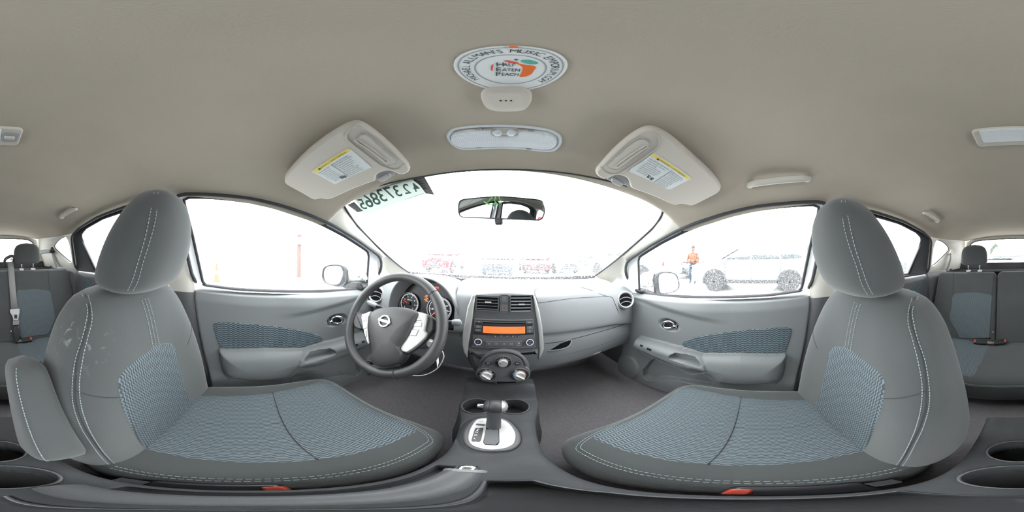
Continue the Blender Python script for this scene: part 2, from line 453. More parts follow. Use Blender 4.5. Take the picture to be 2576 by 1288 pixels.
# ---- doors
zd = lambda x, y: (lambda q: (q.y, q.z))(P(1560 + x/4.6, 740 + y/4.6, X=.625))
FAB = [zd(*q) for q in ((705,580),(730,555),(850,512),(1000,482),(1250,447),(1500,420),(1800,400),(1960,397),(1993,420),(1988,470),(1950,600),(1912,698),(1600,692),(1300,690),(1050,685),(960,690),(850,652),(720,612))]
BULGE = [zd(*q) for q in ((960,694),(1400,694),(1912,703),(1895,850),(1862,960),(1780,1010),(1400,1028),(1150,1005),(1050,940),(950,890),(835,882),(600,780),(300,655),(215,585),(200,545),(230,497),(400,540),(700,622),(850,664))]
LEAF = [zd(*q) for q in ((200,548),(230,497),(400,538),(600,592),(700,622),(850,662),(955,700),(1018,770),(1036,830),(1020,842),(800,782),(600,722),(400,642),(230,578))]
CUP = [zd(*q) for q in ((640,680),(650,652),(690,637),(800,662),(900,692),(960,740),(988,778),(960,784),(800,736),(680,702))]
POCK = [zd(*q) for q in ((285,870),(330,790),(420,735),(600,810),(830,900),(1000,960),(1070,1030),(1075,1070),(900,1042),(700,1002),(500,970),(420,980),(330,975),(290,935))]
PLIP = [zd(*q) for q in ((283,850),(283,900),(300,950),(340,975),(420,980),(500,970),(700,1002),(900,1042),(1030,1068),(1075,1066))]
LLIP = [zd(*q) for q in ((202,560),(240,602),(400,692),(600,772),(750,832),(835,880),(930,880),(1030,858),(1130,836))]
HB = zd(550, 365); SPK = zd(110, 830)
BY = [-.25, -.2, 0, .2, .365, .613, .70]; BZ = [1.03, 1.027, 1.012, 1.0, .989, .972, .966]
def belt(y): return np.interp(y, BY, BZ)
GLASS_F = [tum(*q) for q in ((1603,741),(1600,660),(1602,650),(1612,642),(1661,612),(1721,582),(1762,566),(1830,544),(1900,528),(1960,520),(2010,516),(2050,515),(2064,519),(2064,530),(2044,612),(2018,736),(1940,747),(1830,752),(1700,749))]
OPEN_F = [tum(*q) for q in ((1577,740),(1578,670),(1580,660),(1588,650),(1641,614),(1701,581),(1752,560),(1826,536),(1898,519),(1960,512),(2010,508),(2058,507),(2078,513),(2080,528),(2060,612),(2034,734),(1940,748),(1830,753),(1700,751))]
k_ = math.sqrt(1.0625)
OPEN_R = [(-.33,.04),(-.315,.2),(-.31,.39*k_),(-.48,.393*k_),(-.7,.381*k_),(-.92,.347*k_),(-1.02,.315*k_),(-1.045,.29*k_),(-1.07,.2),(-1.10,.05),(-.8,.055),(-.5,.045)]
GLASS_R = [(-.37,.055),(-.36,.2),(-.345,.37*k_),(-.48,.377*k_),(-.7,.365*k_),(-.88,.335*k_),(-.945,.308*k_),(-.955,.29*k_),(-.94,.2),(-.89,.06),(-.75,.06),(-.5,.055)]
def loop3(F, poly, n, h=0.0): return [F.w(q.x, q.y, h) for q in resample([(a, c, 0) for a, c in poly], n, True)]
def window_parts(s, D, opn, gls, glassmat, gname, paint=True):
    F = DF(s, tumble=True); n = 90
    O = loop3(F, opn, n, 0.0); G = loop3(F, gls, n, -.02)
    b = MB(); mid = [a.lerp(c, .5) + F.n * -.004 for a, c in zip(O, G)]
    b.grid([O, mid, G], cu=True); b.build('window_frame', M['white_paint'] if paint else M['rubber'], D, ang=180)
    b = MB().tube([q + F.n*(-.016 + .029*float(sst(q.z, 1.02, 1.10))) - Vector((0, 0, .003*float(sst(q.z, 1.02, 1.10)))) for q in O], .0075, 8, closed=True); b.tube(G, .0065, 8, closed=True)
    b.build('weatherstrip', M['rubber'], D, ang=180)
    big = [F.w(a, c, -.024) for a, c in inset(gls, -.012)]
    b = MB().cap(big); b.build('window_pane', glassmat, D)
def front_door(s, num):
    side = 'driver' if s < 0 else 'passenger'
    lab = 'front door with blue wave cloth insert, chrome handle and armrest beside the steering wheel' if s < 0 else 'front door with blue wave cloth insert, chrome handle and armrest beside the glove box'
    D = thing('door_%d' % num, lab, 'car door', (s*.66, .2, .40), kind='structure')
    nu, nv = 300, 190
    V, U = np.meshgrid(np.linspace(0, 1, nv), np.linspace(0, 1, nu), indexing='ij')
    Zt = .40 + V * .60
    Yr = -.225 + .10 * np.clip((1.0 - Zt) / .6, 0, 1)**1.3
    Y = Yr + U * (.69 - Yr)
    Z = .40 + V * (belt(Y) - .40)
    dtop = belt(Y) - Z
    h = np.zeros(Y.shape)
    h += .012 * sst(dtop, 0, .06)
    # diagonal shoulder: the panel above the crease stands proud
    a0, a1 = zd(170, 60), zd(1150, 345); nx, nz = -(a1[1]-a0[1]), (a1[0]-a0[0]); L = math.hypot(nx, nz)
    dist = ((Y-a0[0])*nx + (Z-a0[1])*nz) / L
    if nz < 0: dist = -dist
    h += .014 * sst(dist, -.012, .02) * sst(Y, a1[0]-.05, a1[0]+.12)
    h += .012 * sst(dtop, 0.0, .02)
    db = sdp(Y, Z, BULGE); h += .058 * rnd(db + .004, .036 + .06*sst(Z, .80, .66)*sst(Y, .33, .22))
    dl = sdp(Y, Z, LEAF); h += .010 * sst(dl, -.004, .006)
    dc = sdp(Y, Z, CUP); h -= .045 * sst(dc, -.001, .006)
    e = np.hypot((Y-HB[0])/.062, (Z-HB[1])/.036); h -= .014 * sst(1-e, 0, .35)
    dp = sdp(Y, Z, POCK); low = sst(Z, .62, .46)
    h += .030 * low
    h -= .035 * sst(dp, -.002, .006)
    es = np.hypot((Y-SPK[0]), (Z-SPK[1])) / .085; h += .010 * sst(1-es, 0, .12)
    h -= .05 * np.clip(1 - dtop/.022, 0, 1)**2
    edge = np.minimum(U*.9, 1)*1.0
    h -= .03 * np.clip(1 - edge/.02, 0, 1)**2
    rows = [[(s*(.66-h[i, j]), Y[i, j], Z[i, j]) for j in range(nu)] for i in range(nv)]
    MB().grid(rows).build('door_panel', M['doorp'], D, ang=180)
    F = DF(s, .640)
    MB().slab(F, FAB, -.012, .008, bev=.003).build('cloth_insert', M['insertD'], D)
    b = MB()
    b.tube(spline([DF(s, .612).w(a, c, .0) for a, c in PLIP], 50), .0028, 6)
    b.build('pocket_lip', M['doorp'], D, ang=180)
    b = MB().tube(spline([DF(s, .590).w(a, c) for a, c in LLIP], 50), .0022, 6); b.build('armrest_edge', M['doorp'], D, ang=180)
    # seam behind the armrest, running down
    sm = [zd(*q) for q in ((1910,704),(1893,820),(1860,940),(1790,1008))]
    MB().tube(spline([DF(s, .603).w(a, c) for a, c in sm], 24), .0018, 6).build('seam', M['seam'], D, ang=180)
    # handle
    H = DF(s, .655)
    b = MB(); b.slab(H, [(HB[0] + x*.045, HB[1] + y*.026) for x, y in ell(0, 0, 1, 1, 28)], .0, .006, bev=.003)
    hb = b.build('handle_bezel', M['black'], D)
    c0 = (HB[0] + .004, HB[1])
    tor = []
    for k in range(36):
        t = 2*math.pi*k/36; tor.append(H.w(c0[0] + .026*math.cos(t), c0[1] + .019*math.sin(t) + (-.004*math.cos(t)), .018 + .006*math.cos(t)))
    b = MB().tube(tor, [.0052 + .0025*max(0, math.cos(2*math.pi*k/36)) for k in range(36)], 10, closed=True)
    b.slab(H, rr(c0[0]-.034, c0[1]-.004, .016, .016, .004), .006, .024, bev=.003)
    b.build('door_handle', M['chrome'], D, ang=180)
    # window switches
    sw = zd(330, 555); sw2 = zd(420, 588); G = DF(s, .571)
    b = MB(); b.slab(G, rr(sw[0], sw[1], .016, .009, .002), -.004, .002, bev=.001)
    b.slab(G, rr(sw2[0], sw2[1]-.002, .026, .012, .002), -.004, .003, bev=.001); b.build('window_switch', M['black'], D)
    if s < 0:
        b = MB(); b.slab(G, rr(sw2[0]-.034, sw2[1]-.012, .026, .012, .002), -.004, .003, bev=.001); b.build('window_switch', M['black'], D)
    # outer skin, frame, glass
    MB().box((s*.755, .24, .65), (.02, .92, .56)).build('outer_skin', M['white_paint'], D, bevel=.01)
    window_parts(s, D, OPEN_F, GLASS_F, M['glass'] if s < 0 else M['glass_wet'], 'window_pane')
    # black gap seal along rear edge of the door
    pth = [(s*.655, -.245 + .10*((1-z)/.6)**1.3 if z < 1 else -.245, z) for z in np.linspace(1.02, .40, 24)]
    MB().tube(pth, .014, 8).build('door_seal', M['rubber'], D, ang=180)
    return D
front_door(-1, 1); front_door(1, 2)
def rear_door(s, num):
    D = thing('door_%d' % num, 'rear door with small cloth insert beside the %s' % ('front seat that has an armrest' if s < 0 else 'front seat without an armrest'), 'car door', (s*.66, -.7, .40), kind='structure')
    nu, nv = 60, 50; rows = []
    for i in range(nv):
        v = i/(nv-1); r = []
        for j in range(nu):
            u = j/(nu-1); y = -1.10 + u*.76; bz = np.interp(y, [-1.1, -.34], [1.052, 1.042]); z = .40 + v*(bz-.40)
            d = bz - z; hh = .014*sst(d, 0, .04) - .05*max(0, 1-d/.02)**2
            hh += .05*float(rnd(np.array(min(.76-z, z-.6, y+1.0)), .04)) if .6 < z < .76 else 0
            r.append((s*(.665-hh), y, z))
        rows.append(r)
    MB().grid(rows).build('door_panel', M['dash2'], D, ang=180)
    poly = [(-1.02,.97),(-1.0,.85),(-.95,.80),(-.55,.80),(-.5,.84),(-.6,.90),(-.8,.95),(-.95,.985)]
    MB().slab(DF(s, .655), poly, -.01, .008, bev=.003).build('cloth_insert', M['insertD'], D)
    MB().box((s*.755, -.72, .65), (.02, .80, .60)).build('outer_skin', M['white_paint'], D, bevel=.01)
    window_parts(s, D, OPEN_R, GLASS_R, M['glass'] if s < 0 else M['glass_wet'], 'window_pane', paint=False)
    # black corner fillers of the glass
    F = DF(s, tumble=True)
    MB().slab(F, [(-.955,.28),(-.94,.2),(-.885,.055),(-.86,.055),(-.93,.22)], -.022, -.012).build('corner_filler', M['black'], D)
    return D
rear_door(-1, 3); rear_door(1, 4)

# ---- pillars
def ribbon(A, B, n, bulge, m=9, cx=None):
    A = resample(A, n); B = resample(B, n); rows = []
    for i in range(m):
        t = i/(m-1); row = []
        for a, c in zip(A, B):
            q = a.lerp(c, t); d = (Vector((0, q.y*.3, 1.12)) - q).normalized()
            row.append(q + d * bulge * math.sin(math.pi*t)**.7)
        rows.append(row)
    return rows
def ann(b, outer, inner, n=72, mid=0.0, d=None):
    O = resample(outer, n, True); I = resample(inner, n, True)
    co = sum(O, Vector()) / n; ci = sum(I, Vector()) / n
    k = max(range(n), key=lambda q: (I[q]-ci).normalized().dot((O[0]-co).normalized())); I = I[k:] + I[:k]
    if (I[n//4]-ci).dot(O[n//4]-co) < (I[-n//4]-ci).dot(O[n//4]-co): I = [I[0]] + I[1:][::-1]
    M1 = [o.lerp(i, .8) for o, i in zip(O, I)]
    if d is not None:
        rows = [O, [o.lerp(i, .45) + d*mid for o, i in zip(O, I)], [o.lerp(i, .9) + d*mid*.8 for o, i in zip(O, I)], I]
    else: rows = [O, M1, I]
    return b.grid(rows, cu=True)
F1 = DF(1, tumble=True); 
def a_pillar(s, num):
    mir = lambda q: Vector((s*q.x, q.y, q.z))
    # edge along the windshield (right-hand trace, mirrored for the other side)
    e_ws = [PW(*q) for q in wsR] if s > 0 else [PW(*q) for q in wsL]
    em = [mir(q) for q in e_ws] if s > 0 else e_ws
    lowp = [PW(1566, 640), PW(1545, 658), PW(1520, 677), PW(1498, 694)] if s > 0 else [PW(975, 643), PW(990, 656), PW(1012, 674), PW(1036, 691)]
    dl = [F1.w(*tum(*q)) for q in ((1701,581),(1641,614),(1588,650),(1579,661))]
    low = F1.w(*tum(1577,744))
    A = em[:4] + [lowp[0]]
    top = [mir(ceil_pt(2.0, 1.0))]
    Bl = top + [mir(q) for q in dl]
    T = thing('trim_%d' % num, 'light grey windshield pillar trim beside the %s' % ('steering wheel' if s < 0 else 'glove box'), 'pillar trim', (s*.62, .6, 1.0), kind='structure')
    # seam end: start at ceiling corner
    A = [mir(ceil_pt(0.0, 1.0))] + A
    b = MB().grid(ribbon(A, Bl, 40, .012)); b.build('upper_trim', M['trim'], T, ang=180)
    Lp = lowp + [mir(P(1490, 716, Y=.72)), mir(P(1540, 742, X=.60)), mir(low), mir(F1.w(*tum(1578, 700))), mir(dl[-1])]
    tri = [P(1529,722,X=.645), P(1545,707,X=.65), P(1558,694,X=.655), P(1564,692,X=.66), P(1567,697,X=.66), P(1566,727,X=.655), P(1560,731,X=.65), P(1535,725,X=.645)]
    tri = [mir(q) for q in tri]
    b = MB(); ann(b, Lp, tri, 64); b.build('lower_trim', M['trim'], T, ang=60)
    c = sum(tri, Vector())/len(tri)
    b = MB().cap([q + (q-c)*.15 + Vector((s*.01, .01, 0)) for q in tri]); b.build('quarter_pane', M['glass_wet'], T)
    # seam to headliner
    sl = [mir(ceil_pt(t, 1.0)) + Vector((-s*.004, -.002, -.002)) for t in np.linspace(0, 2, 12)]
    MB().tube(sl, .0022, 6).build('seam', M['seam'], T, ang=180)
a_pillar(-1, 2); a_pillar(1, 3)
def b_pillar(s, num):
    T = thing('trim_%d' % num, 'centre pillar trim, light above and dark below, behind the %s' % ('front seat that has an armrest' if s < 0 else 'front seat without an armrest'), 'pillar trim', (s*.64, -.29, .38), kind='structure')
    A = [(s*.563,-.262,1.39), (s*.60,-.245,1.25), (s*.655,-.215,1.03), (s*.665,-.215,.98)]
    B = [(s*.563,-.32,1.39), (s*.60,-.325,1.25), (s*.655,-.335,1.04), (s*.665,-.34,.98)]
    MB().grid(ribbon([Vector(q) for q in A], [Vector(q) for q in B], 24, .028)).build('upper_trim', M['trim'], T, ang=180)
    A = [(s*.662,-.205,1.00), (s*.665,-.17,.72), (s*.66,-.12,.38)]; B = [(s*.662,-.355,1.00), (s*.665,-.36,.72), (s*.66,-.37,.38)]
    MB().grid(ribbon([Vector(q) for q in A], [Vector(q) for q in B], 20, .035)).build('lower_trim', M['dash2'], T, ang=180)
b_pillar(-1, 4); b_pillar(1, 5)
def c_pillar(s, num):
    T = thing('trim_%d' % num, 'light grey rear pillar panel around a small three-cornered window, %s' % ('beside the hanging centre seat belt' if s < 0 else 'beside the narrower rear backrest'), 'pillar trim', (s*.6, -1.35, 1.0), kind='structure')
    v = lambda x, y, z: Vector((s*x, y, z))
    top = [Vector((s*(q.x+.010), q.y, q.z+.012)) for q in [ceil_pt(t, 1.0) for t in (13, 12.5, 12, 11.5, 11, 10.5, 10)]]
    O = top + [v(.61,-1.04,1.24), v(.632,-1.065,1.14), v(.652,-1.09,1.05), v(.635,-1.3,1.055), v(.61,-1.5,1.055), v(.57,-1.68,1.055), v(.53,-1.70,1.2)]
    I = spoly([(-1.125,1.30),(-1.2,1.312),(-1.30,1.296),(-1.40,1.262),(-1.41,1.24),(-1.37,1.21),(-1.23,1.135),(-1.17,1.11),(-1.135,1.118),(-1.12,1.2)], 48)
    I3 = [v(.66-.25*(z-1.0)-.01*(-(y+1.1)), y, z) for y, z in I]
    b = MB(); ann(b, O, I3, 80, .012, Vector((-s, 0, 0))); b.build('upper_trim', M['trim'], T, ang=60)
    MB().tube([q + Vector((s*.004, 0, 0)) for q in I3], .005, 6, closed=True).build('weatherstrip', M['rubber'], T, ang=180)
    c = sum(I3, Vector())/len(I3)
    MB().cap([q + (q-c)*.12 + Vector((s*.02, 0, 0)) for q in I3]).build('quarter_pane', M['glass'] if s < 0 else M['glass_wet'], T)
    rows = [[v(.648,-1.10,1.057), v(.64,-1.3,1.057), v(.61,-1.5,1.057), v(.57,-1.7,1.057)], [v(.63,-1.10,1.0), v(.60,-1.3,1.0), v(.58,-1.5,1.0), v(.56,-1.7,1.0)], [v(.63,-1.08,.4), v(.58,-1.3,.4), v(.55,-1.5,.4), v(.55,-1.7,.4)]]
    MB().grid(rows).build('lower_trim', M['dash2'], T)
c_pillar(-1, 6); c_pillar(1, 7)
# ---- tailgate with rear window
TG = thing('door_5', 'light grey tailgate inner frame around the rear window', 'tailgate', (0, -1.70, 1.0), kind='structure')
F = Frame((0, -1.55, 0), (0, 1, 0.12), (0, 0, 1))
F.u = Vector((1, 0, 0))
inn = spoly([(-.49,1.2),(-.478,1.285),(-.44,1.335),(-.355,1.356),(-.1,1.366),(.1,1.366),(.355,1.356),(.44,1.335),(.478,1.285),(.49,1.2),(.478,1.135),(.44,1.112),(.2,1.112),(-.2,1.112),(-.44,1.112),(-.478,1.135)], 80)
out = [(-.60,.98),(-.60,1.2),(-.57,1.37),(-.40,1.44),(0,1.45),(.40,1.44),(.57,1.37),(.60,1.2),(.60,.98)]
b = MB(); b.ringslab(F, out, inn, -.03, .0, n=96); b.build('frame', M['trim'], TG, ang=40)
b = MB().cap([F.w(a, c, -.03) for a, c in inset(inn, -.02)]); b.build('rear_window_pane', M['glass_wet'], TG)
MB().tube([F.w(a, c, -.004) for a, c in inn], .006, 6, closed=True).build('weatherstrip', M['rubber'], TG, ang=180)
b = MB().box((0, -1.672, 1.075), (1.15, .02, .06)); b.build('lower_skin', M['black'], TG)
wip = thing('rear_wiper', 'thin black wiper resting on the rear window', 'wiper', (.15, -1.745, 1.13))
b = MB().tube([(.42,-1.738,1.120),(.25,-1.740,1.140),(0.02,-1.742,1.135)], .006, 6); b.build('blade', M['black'], wip)
b = MB().tube([(.28,-1.748,1.138),(.15,-1.752,1.155),(0.0,-1.752,1.14)], .005, 6); b.build('arm', M['black'], wip)
b = MB().box((0, -1.475, 1.042), (1.14, .37, .02)); tag(b.build('cargo_cover', M['void'], bevel=.004), 'black cargo cover behind the rear headrests', 'cargo cover')

# ================================================================== FRONT SEATS
M['strap'] = mat('belt_webbing', (0.20, 0.20, 0.195), 0.8, grain=0.3, gscale=700)
M['fabric2'] = M['fabric']
def sgp(c, e): return math.copysign(abs(c)**e, c)
BK_Z = [.47,.50,.56,.66,.78,.90,1.0,1.055,1.088,1.103]
BK_W = [.15,.195,.226,.238,.238,.224,.200,.172,.13,.06]
BK_F = [-.14,-.130,-.146,-.163,-.176,-.191,-.208,-.224,-.243,-.26]
BK_B = [.01,.040,.072,.084,.078,.060,.034,.016,.005,0]
BK_R = [-.22,-.265,-.30,-.325,-.335,-.34,-.34,-.335,-.325,-.30]
def bk(z): return [cr(BK_Z, a, z) for a in (BK_W, BK_F, BK_B, BK_R)]
def back_front(x, z, e=0.0):
    w_, f, b_, r = bk(z); k = min(.999, abs(x)/w_); m, hf = (f+r)/2, (f-r)/2
    return m + hf * (1-k**3.4)**(1/3.4) + b_*k*k*(1-k**3.4)**(1/3.4) + e
def back_ring(z, th, e=0.0):
    w_, f, b_, r = bk(z); c, s_ = math.cos(th), math.sin(th)
    x = (w_+e)*sgp(c, 2/3.4); m, hf = (f+r)/2, (f-r)/2 + e; sy = sgp(s_, 2/3.4)
    return (x, m + hf*sy + (b_*(x/w_)**2*sy if sy > 0 else 0), z)
CU_Y = [-.21,-.17,-.05,.08,.19,.26,.300,.318,.326]
CU_W = [.19,.215,.232,.236,.234,.226,.21,.175,.11]
CU_T = [.585,.598,.606,.612,.622,.624,.612,.585,.545]
CU_L = [.44,.43,.42,.42,.42,.425,.44,.46,.49]
CU_B = [.03,.035,.04,.038,.03,.02,.01,.005,0]
def cu(y): return [cr(CU_Y, a, y) for a in (CU_W, CU_T, CU_L, CU_B)]
def cush_ring(y, th):
    w_, t, l, b_ = cu(y); x = w_*sgp(math.cos(th), 2/3.6); sy = sgp(math.sin(th), 2/3.6); m, hf = (t+l)/2, (t-l)/2
    return (x, y, m + hf*sy + (b_*(x/w_)**2*sy if sy > 0 else 0))
def cush_top(x, y, e=0.0):
    w_, t, l, b_ = cu(y); k = min(.999, abs(x)/w_); m, hf = (t+l)/2, (t-l)/2; q = (1-k**3.6)**(1/3.6)
    return m + hf*q + b_*k*k*q + e
HD_T = [0, .04, .15, .35, .55, .75, .88, .96, 1.0]
HD_W = [.100,.120,.129,.129,.118,.096,.073,.049,.018]
HD_D = [.040,.054,.062,.062,.058,.049,.038,.026,.01]
def head_c(t): return (-.240 + .078*t + .010*math.sin(math.pi*t), 1.098 + .208*t)
def head_ring(t, th):
    w_, d = cr(HD_T, HD_W, t), cr(HD_T, HD_D, t); cy, cz = head_c(t)
    return (w_*sgp(math.cos(th), 2/2.6), cy + d*sgp(math.sin(th), 2/2.6), cz - .25*d*sgp(math.sin(th), 1))
def stitches(b, path, r=.00075, dash=.0042, gap=.0024, mi=0):
    path = [Vector(p) for p in path]; L = sum((c-a).length for a, c in zip(path, path[1:])); n = int(L/(dash+gap))
    if n < 1: return
    pts = resample(path, n*3+1)
    for i in range(n): b.tube([pts[3*i], pts[3*i+1], pts[3*i+2]], r, 5, mi=mi)
def proj(q):
    d = CM.transposed() @ (q - CAM); d.normalize()
    return (1288 + math.atan2(d.x, d.y)/2/math.pi*2576, 644 - math.asin(d.z)/math.pi*1288)
def surf_path(SF, W, s, pix, k):
    """seam on a seat surface, traced once on the driver seat and mirrored for the other"""
    WLf = [Vector((-(.318 + q[0]), q[1], q[2])) for q in SF]; A = np.array([proj(q) for q in WLf]); D = np.array([(q-CAM).length for q in WLf]); out = []
    for px, py in pix:
        e = np.hypot(A[:, 0]-px, A[:, 1]-py); near = np.where(e < e.min()+3)[0]; i = near[D[near].argmin()]
        q = W(SF[i]); out.append(q + (Vector((CAM.x*0, 0, 1.17))-q).normalized()*.0012)
    return spline(out, 70)
def front_seat(s):
    X0 = .318
    T = thing('front_seat', 'driver seat in charcoal cloth with raised side armrest and scuffed shoulder bolster' if s < 0 else 'passenger seat in charcoal cloth without armrest, facing the glove box', 'car seat', (s*X0, 0, .37), group='front seats')
    W = lambda q: Vector((s*(X0 + q[0]), q[1], q[2]))      # local +x = towards the door
    TH = [2*math.pi*k/72 for k in range(72)]
    # backrest
    zs = [.47 + (1.103-.47)*i/54 for i in range(55)]
    rows = [[W(back_ring(z, t)) for t in TH] for z in zs]
    b = MB().grid(rows, cu=True); b.cap(rows[0][::-1]); b.cap(rows[-1])
    BR = b.build('backrest', M['fabric_worn'] if s < 0 else M['fabric'], T, ang=180)
    # woven insert of the backrest
    SF = [(x, back_front(x, z), z) for z in np.linspace(.53, 1.0, 160) for x in np.linspace(-.2, .2, 140)]
    wl_ = [Vector((-(X0 + q[0]), q[1], q[2])) for q in SF]; Aq = np.array([proj(q) for q in wl_]); poly = []
    for px, py in ((292,965),(303,940),(330,910),(360,886),(395,867),(420,861),(436,866),(446,888),(456,930),(468,975),(482,1008),(462,1028),(430,1053),(400,1078),(372,1102),(350,1112),(335,1092),(315,1052),(300,1008)):
        q = SF[int(np.hypot(Aq[:, 0]-px, Aq[:, 1]-py).argmin())]; poly.append((q[0], q[2]))
    poly = [(x_, z_ - (.05 if 10 <= i_ <= 15 else 0)) for i_, (x_, z_) in enumerate(poly)]
    poly = spoly(poly, 120); zlo, zhi = min(p[1] for p in poly), max(p[1] for p in poly); rows, uv = [], []
    for i in range(41):
        z = zlo + .001 + (zhi-zlo-.002)*i/40; xsn = []
        for (xa, za), (xb, zb) in zip(poly, poly[1:] + poly[:1]):
            if (za > z) != (zb > z): xsn.append(xa + (xb-xa)*(z-za)/(zb-za))
        x0_, x1_ = min(xsn), max(xsn); r, u_ = [], []
        for j in range(29):
            x = x0_ + (x1_-x0_)*j/28; r.append(W((x, back_front(x, z, .003 if 0 < j < 28 and 0 < i < 40 else -.004), z))); u_.append((x, z))
        rows.append(r); uv.append(u_)
    MB().grid(rows, uv=uv).build('back_insert', M['insertB'], BR, ang=180)
    # seams of the backrest
    b = MB(); sm = MB()
    SF = [back_ring(z, a) for z in np.linspace(.475, 1.10, 150) for a in np.linspace(rad(30), rad(250), 170)]
    LINE = ((212,738),(224,770),(226,805),(214,850),(196,905),(188,965),(192,1020),(212,1075),(243,1125),(285,1172))
    for dx in (-9, 9): stitches(b, surf_path(SF, W, s, [(x+dx, y) for x, y in LINE], 1.0))
    MB().tube(surf_path(SF, W, s, LINE, 1.0), .0008, 5).build('seam', M['seam'], BR, ang=180)
    for x0 in (-.012, .0, .012):                                  # three rows under the headrest
        stitches(b, [W((x0, back_front(x0, z, .001), z)) for z in np.linspace(1.06, .925, 16)], r=.0008)
    b.build('stitching', M['thread'], BR, ang=180)['kind'] = 'stuff'
    for sx in (-1, 1):                                            # dark seam from insert to bolster
        MB().tube([W((x, back_front(x, .872 + (abs(x)-.13)*.75, .0003), .872 + (abs(x)-.13)*.75)) for x in [sx*v for v in np.linspace(.13, .205, 12)]], .001, 5).build('seam', M['seam'], BR, ang=180)
    # cushion
    DY = -.012 if s < 0 else -.04
    W0 = W; W = lambda q: W0((q[0], q[1] + DY*max(0, min(1, (q[1]+.1)/.2)), q[2]))
    ys = [-.21 + (.326+.21)*i/50 for i in range(51)]
    rows = [[W(cush_ring(y, t)) for t in TH] for y in ys]
    b = MB().grid(rows, cu=True); b.cap(rows[0][::-1]); b.cap(rows[-1])
    CUo = b.build('cushion', M['fabric'], T, ang=180)
    rows, uv = [], []
    for i in range(31):
        y = -.165 + (.296+.165)*i/30; k = (y+.165)/.461
        hw = .140 + .045*k
        if y > .25: hw *= math.sqrt(max(.02, 1-((y-.25)/.06)**3))
        r, u_ = [], []
        for j in range(25):
            x = hw*(-1+2*j/24); gr = -.004*math.exp(-((y-.085-.12*x*x)/.006)**2)
            r.append(W((x, y, cush_top(x, y, (.0035 if 0 < j < 24 and 0 < i < 30 else -.004) + gr)))); u_.append((x, y))
        rows.append(r); uv.append(u_)
    MB().grid(rows, uv=uv).build('cushion_insert', M['insertC'], CUo, ang=180)
    MB().tube([W((x, .085 + .12*x*x, cush_top(x, .085 + .12*x*x, .0022))) for x in np.linspace(-.158, .158, 30)], .0012, 5).build('seam', M['seam'], CUo, ang=180)
    MB().tube([W((.004, y, cush_top(.004, y, .0036))) for y in np.linspace(-.13, .08, 24)], .0006, 5).build('seam', M['seam'], CUo, ang=180)
    b = MB()
    for e in (0, .007):
        pth = []
        for i in range(110):
            th_ = math.pi*(1.0*i/109); 
            # outline around front nose and sides
            if i < 40: x, y = -.208-e, -.12 + .36*(i/39)
            elif i < 70:
                a = math.pi - math.pi*(i-40)/29; x, y = (.208+e)*math.cos(a), .24 + (.06+e)*math.sin(a)
            else: x, y = .208+e, .24 - .36*((i-70)/39)
            pth.append(W((x, y, cush_top(x, y, .0008))))
        stitches(b, pth)
    b.build('stitching', M['thread'], CUo, ang=180)['kind'] = 'stuff'
    # headrest
    W = W0
    ts = [i/36 for i in range(37)]
    rows = [[W(head_ring(t, a)) for a in TH] for t in ts]
    b = MB().grid(rows, cu=True); b.cap(rows[0][::-1]); b.cap(rows[-1])
    H = b.build('headrest', M['fabric'], T, ang=180)
    b = MB()
    SF = [head_ring(t, a) for t in np.linspace(0, 1, 90) for a in np.linspace(rad(20), rad(200), 150)]
    for dx in (-7, 7):
        stitches(b, surf_path(SF, W, s, [(x+dx*k, y) for x, y, k in ((393,481,.9),(386,540,1),(375,600,1),(358,660,1),(340,710,1),(328,737,1))], 1.0012))
    b.build('stitching', M['thread'], H, ang=180)['kind'] = 'stuff'
    for xo in (-.055, .055):
        MB().tube([W((xo, -.30, 1.05)), W((xo, -.305, 1.10))], .007, 10).build('post', M['chrome'], H)
    # plastic base and side rail
    b = MB().box(W((0, .02, .415)), (.40, .42, .09)); b.build('seat_base', M['black'], T, bevel=.015)
    for x in (-.17, .17): MB().box(W((x, .03, .385)), (.035, .5, .03)).build('seat_rail', M['dash2'], T, bevel=.004)
    if s < 0:
        # folded-up armrest by the inner bolster
        A = Vector((-.068, -.150, .695)); B = Vector((-.060, -.262, .975)); ax = (B-A)
        sd = Vector((1, 0.10, 0)).normalized(); fr = ax.cross(sd).normalized()
        if fr.y < 0: fr = -fr
        rows = []
        for i in range(29):
            t = i/28; e = math.sqrt(max(0.03, 1 - abs(2*t-1)**12)); c = A.lerp(B, t) + fr*(.014*math.sin(math.pi*t) - .02)
            rows.append([c + sd*(.031*e*sgp(math.cos(a), .48)) + fr*(.045*e*sgp(math.sin(a), .5)) for a in [2*math.pi*k/40 for k in range(40)]])
        b = MB().grid(rows, cu=True); b.cap(rows[0][::-1]); b.cap(rows[-1])
        AR = b.build('armrest', M['fabric'], T, ang=180)
        b = MB(); stitches(b, [r[6] + (r[6]-r[26]).normalized()*.0008 for r in rows[1:-1]]); b.build('stitching', M['thread'], AR, ang=180)['kind'] = 'stuff'
        b = MB(); b.tube([r[17] for r in rows[1:-1]], .0014, 5); b.build('seam', M['seam'], AR, ang=180)
    return T
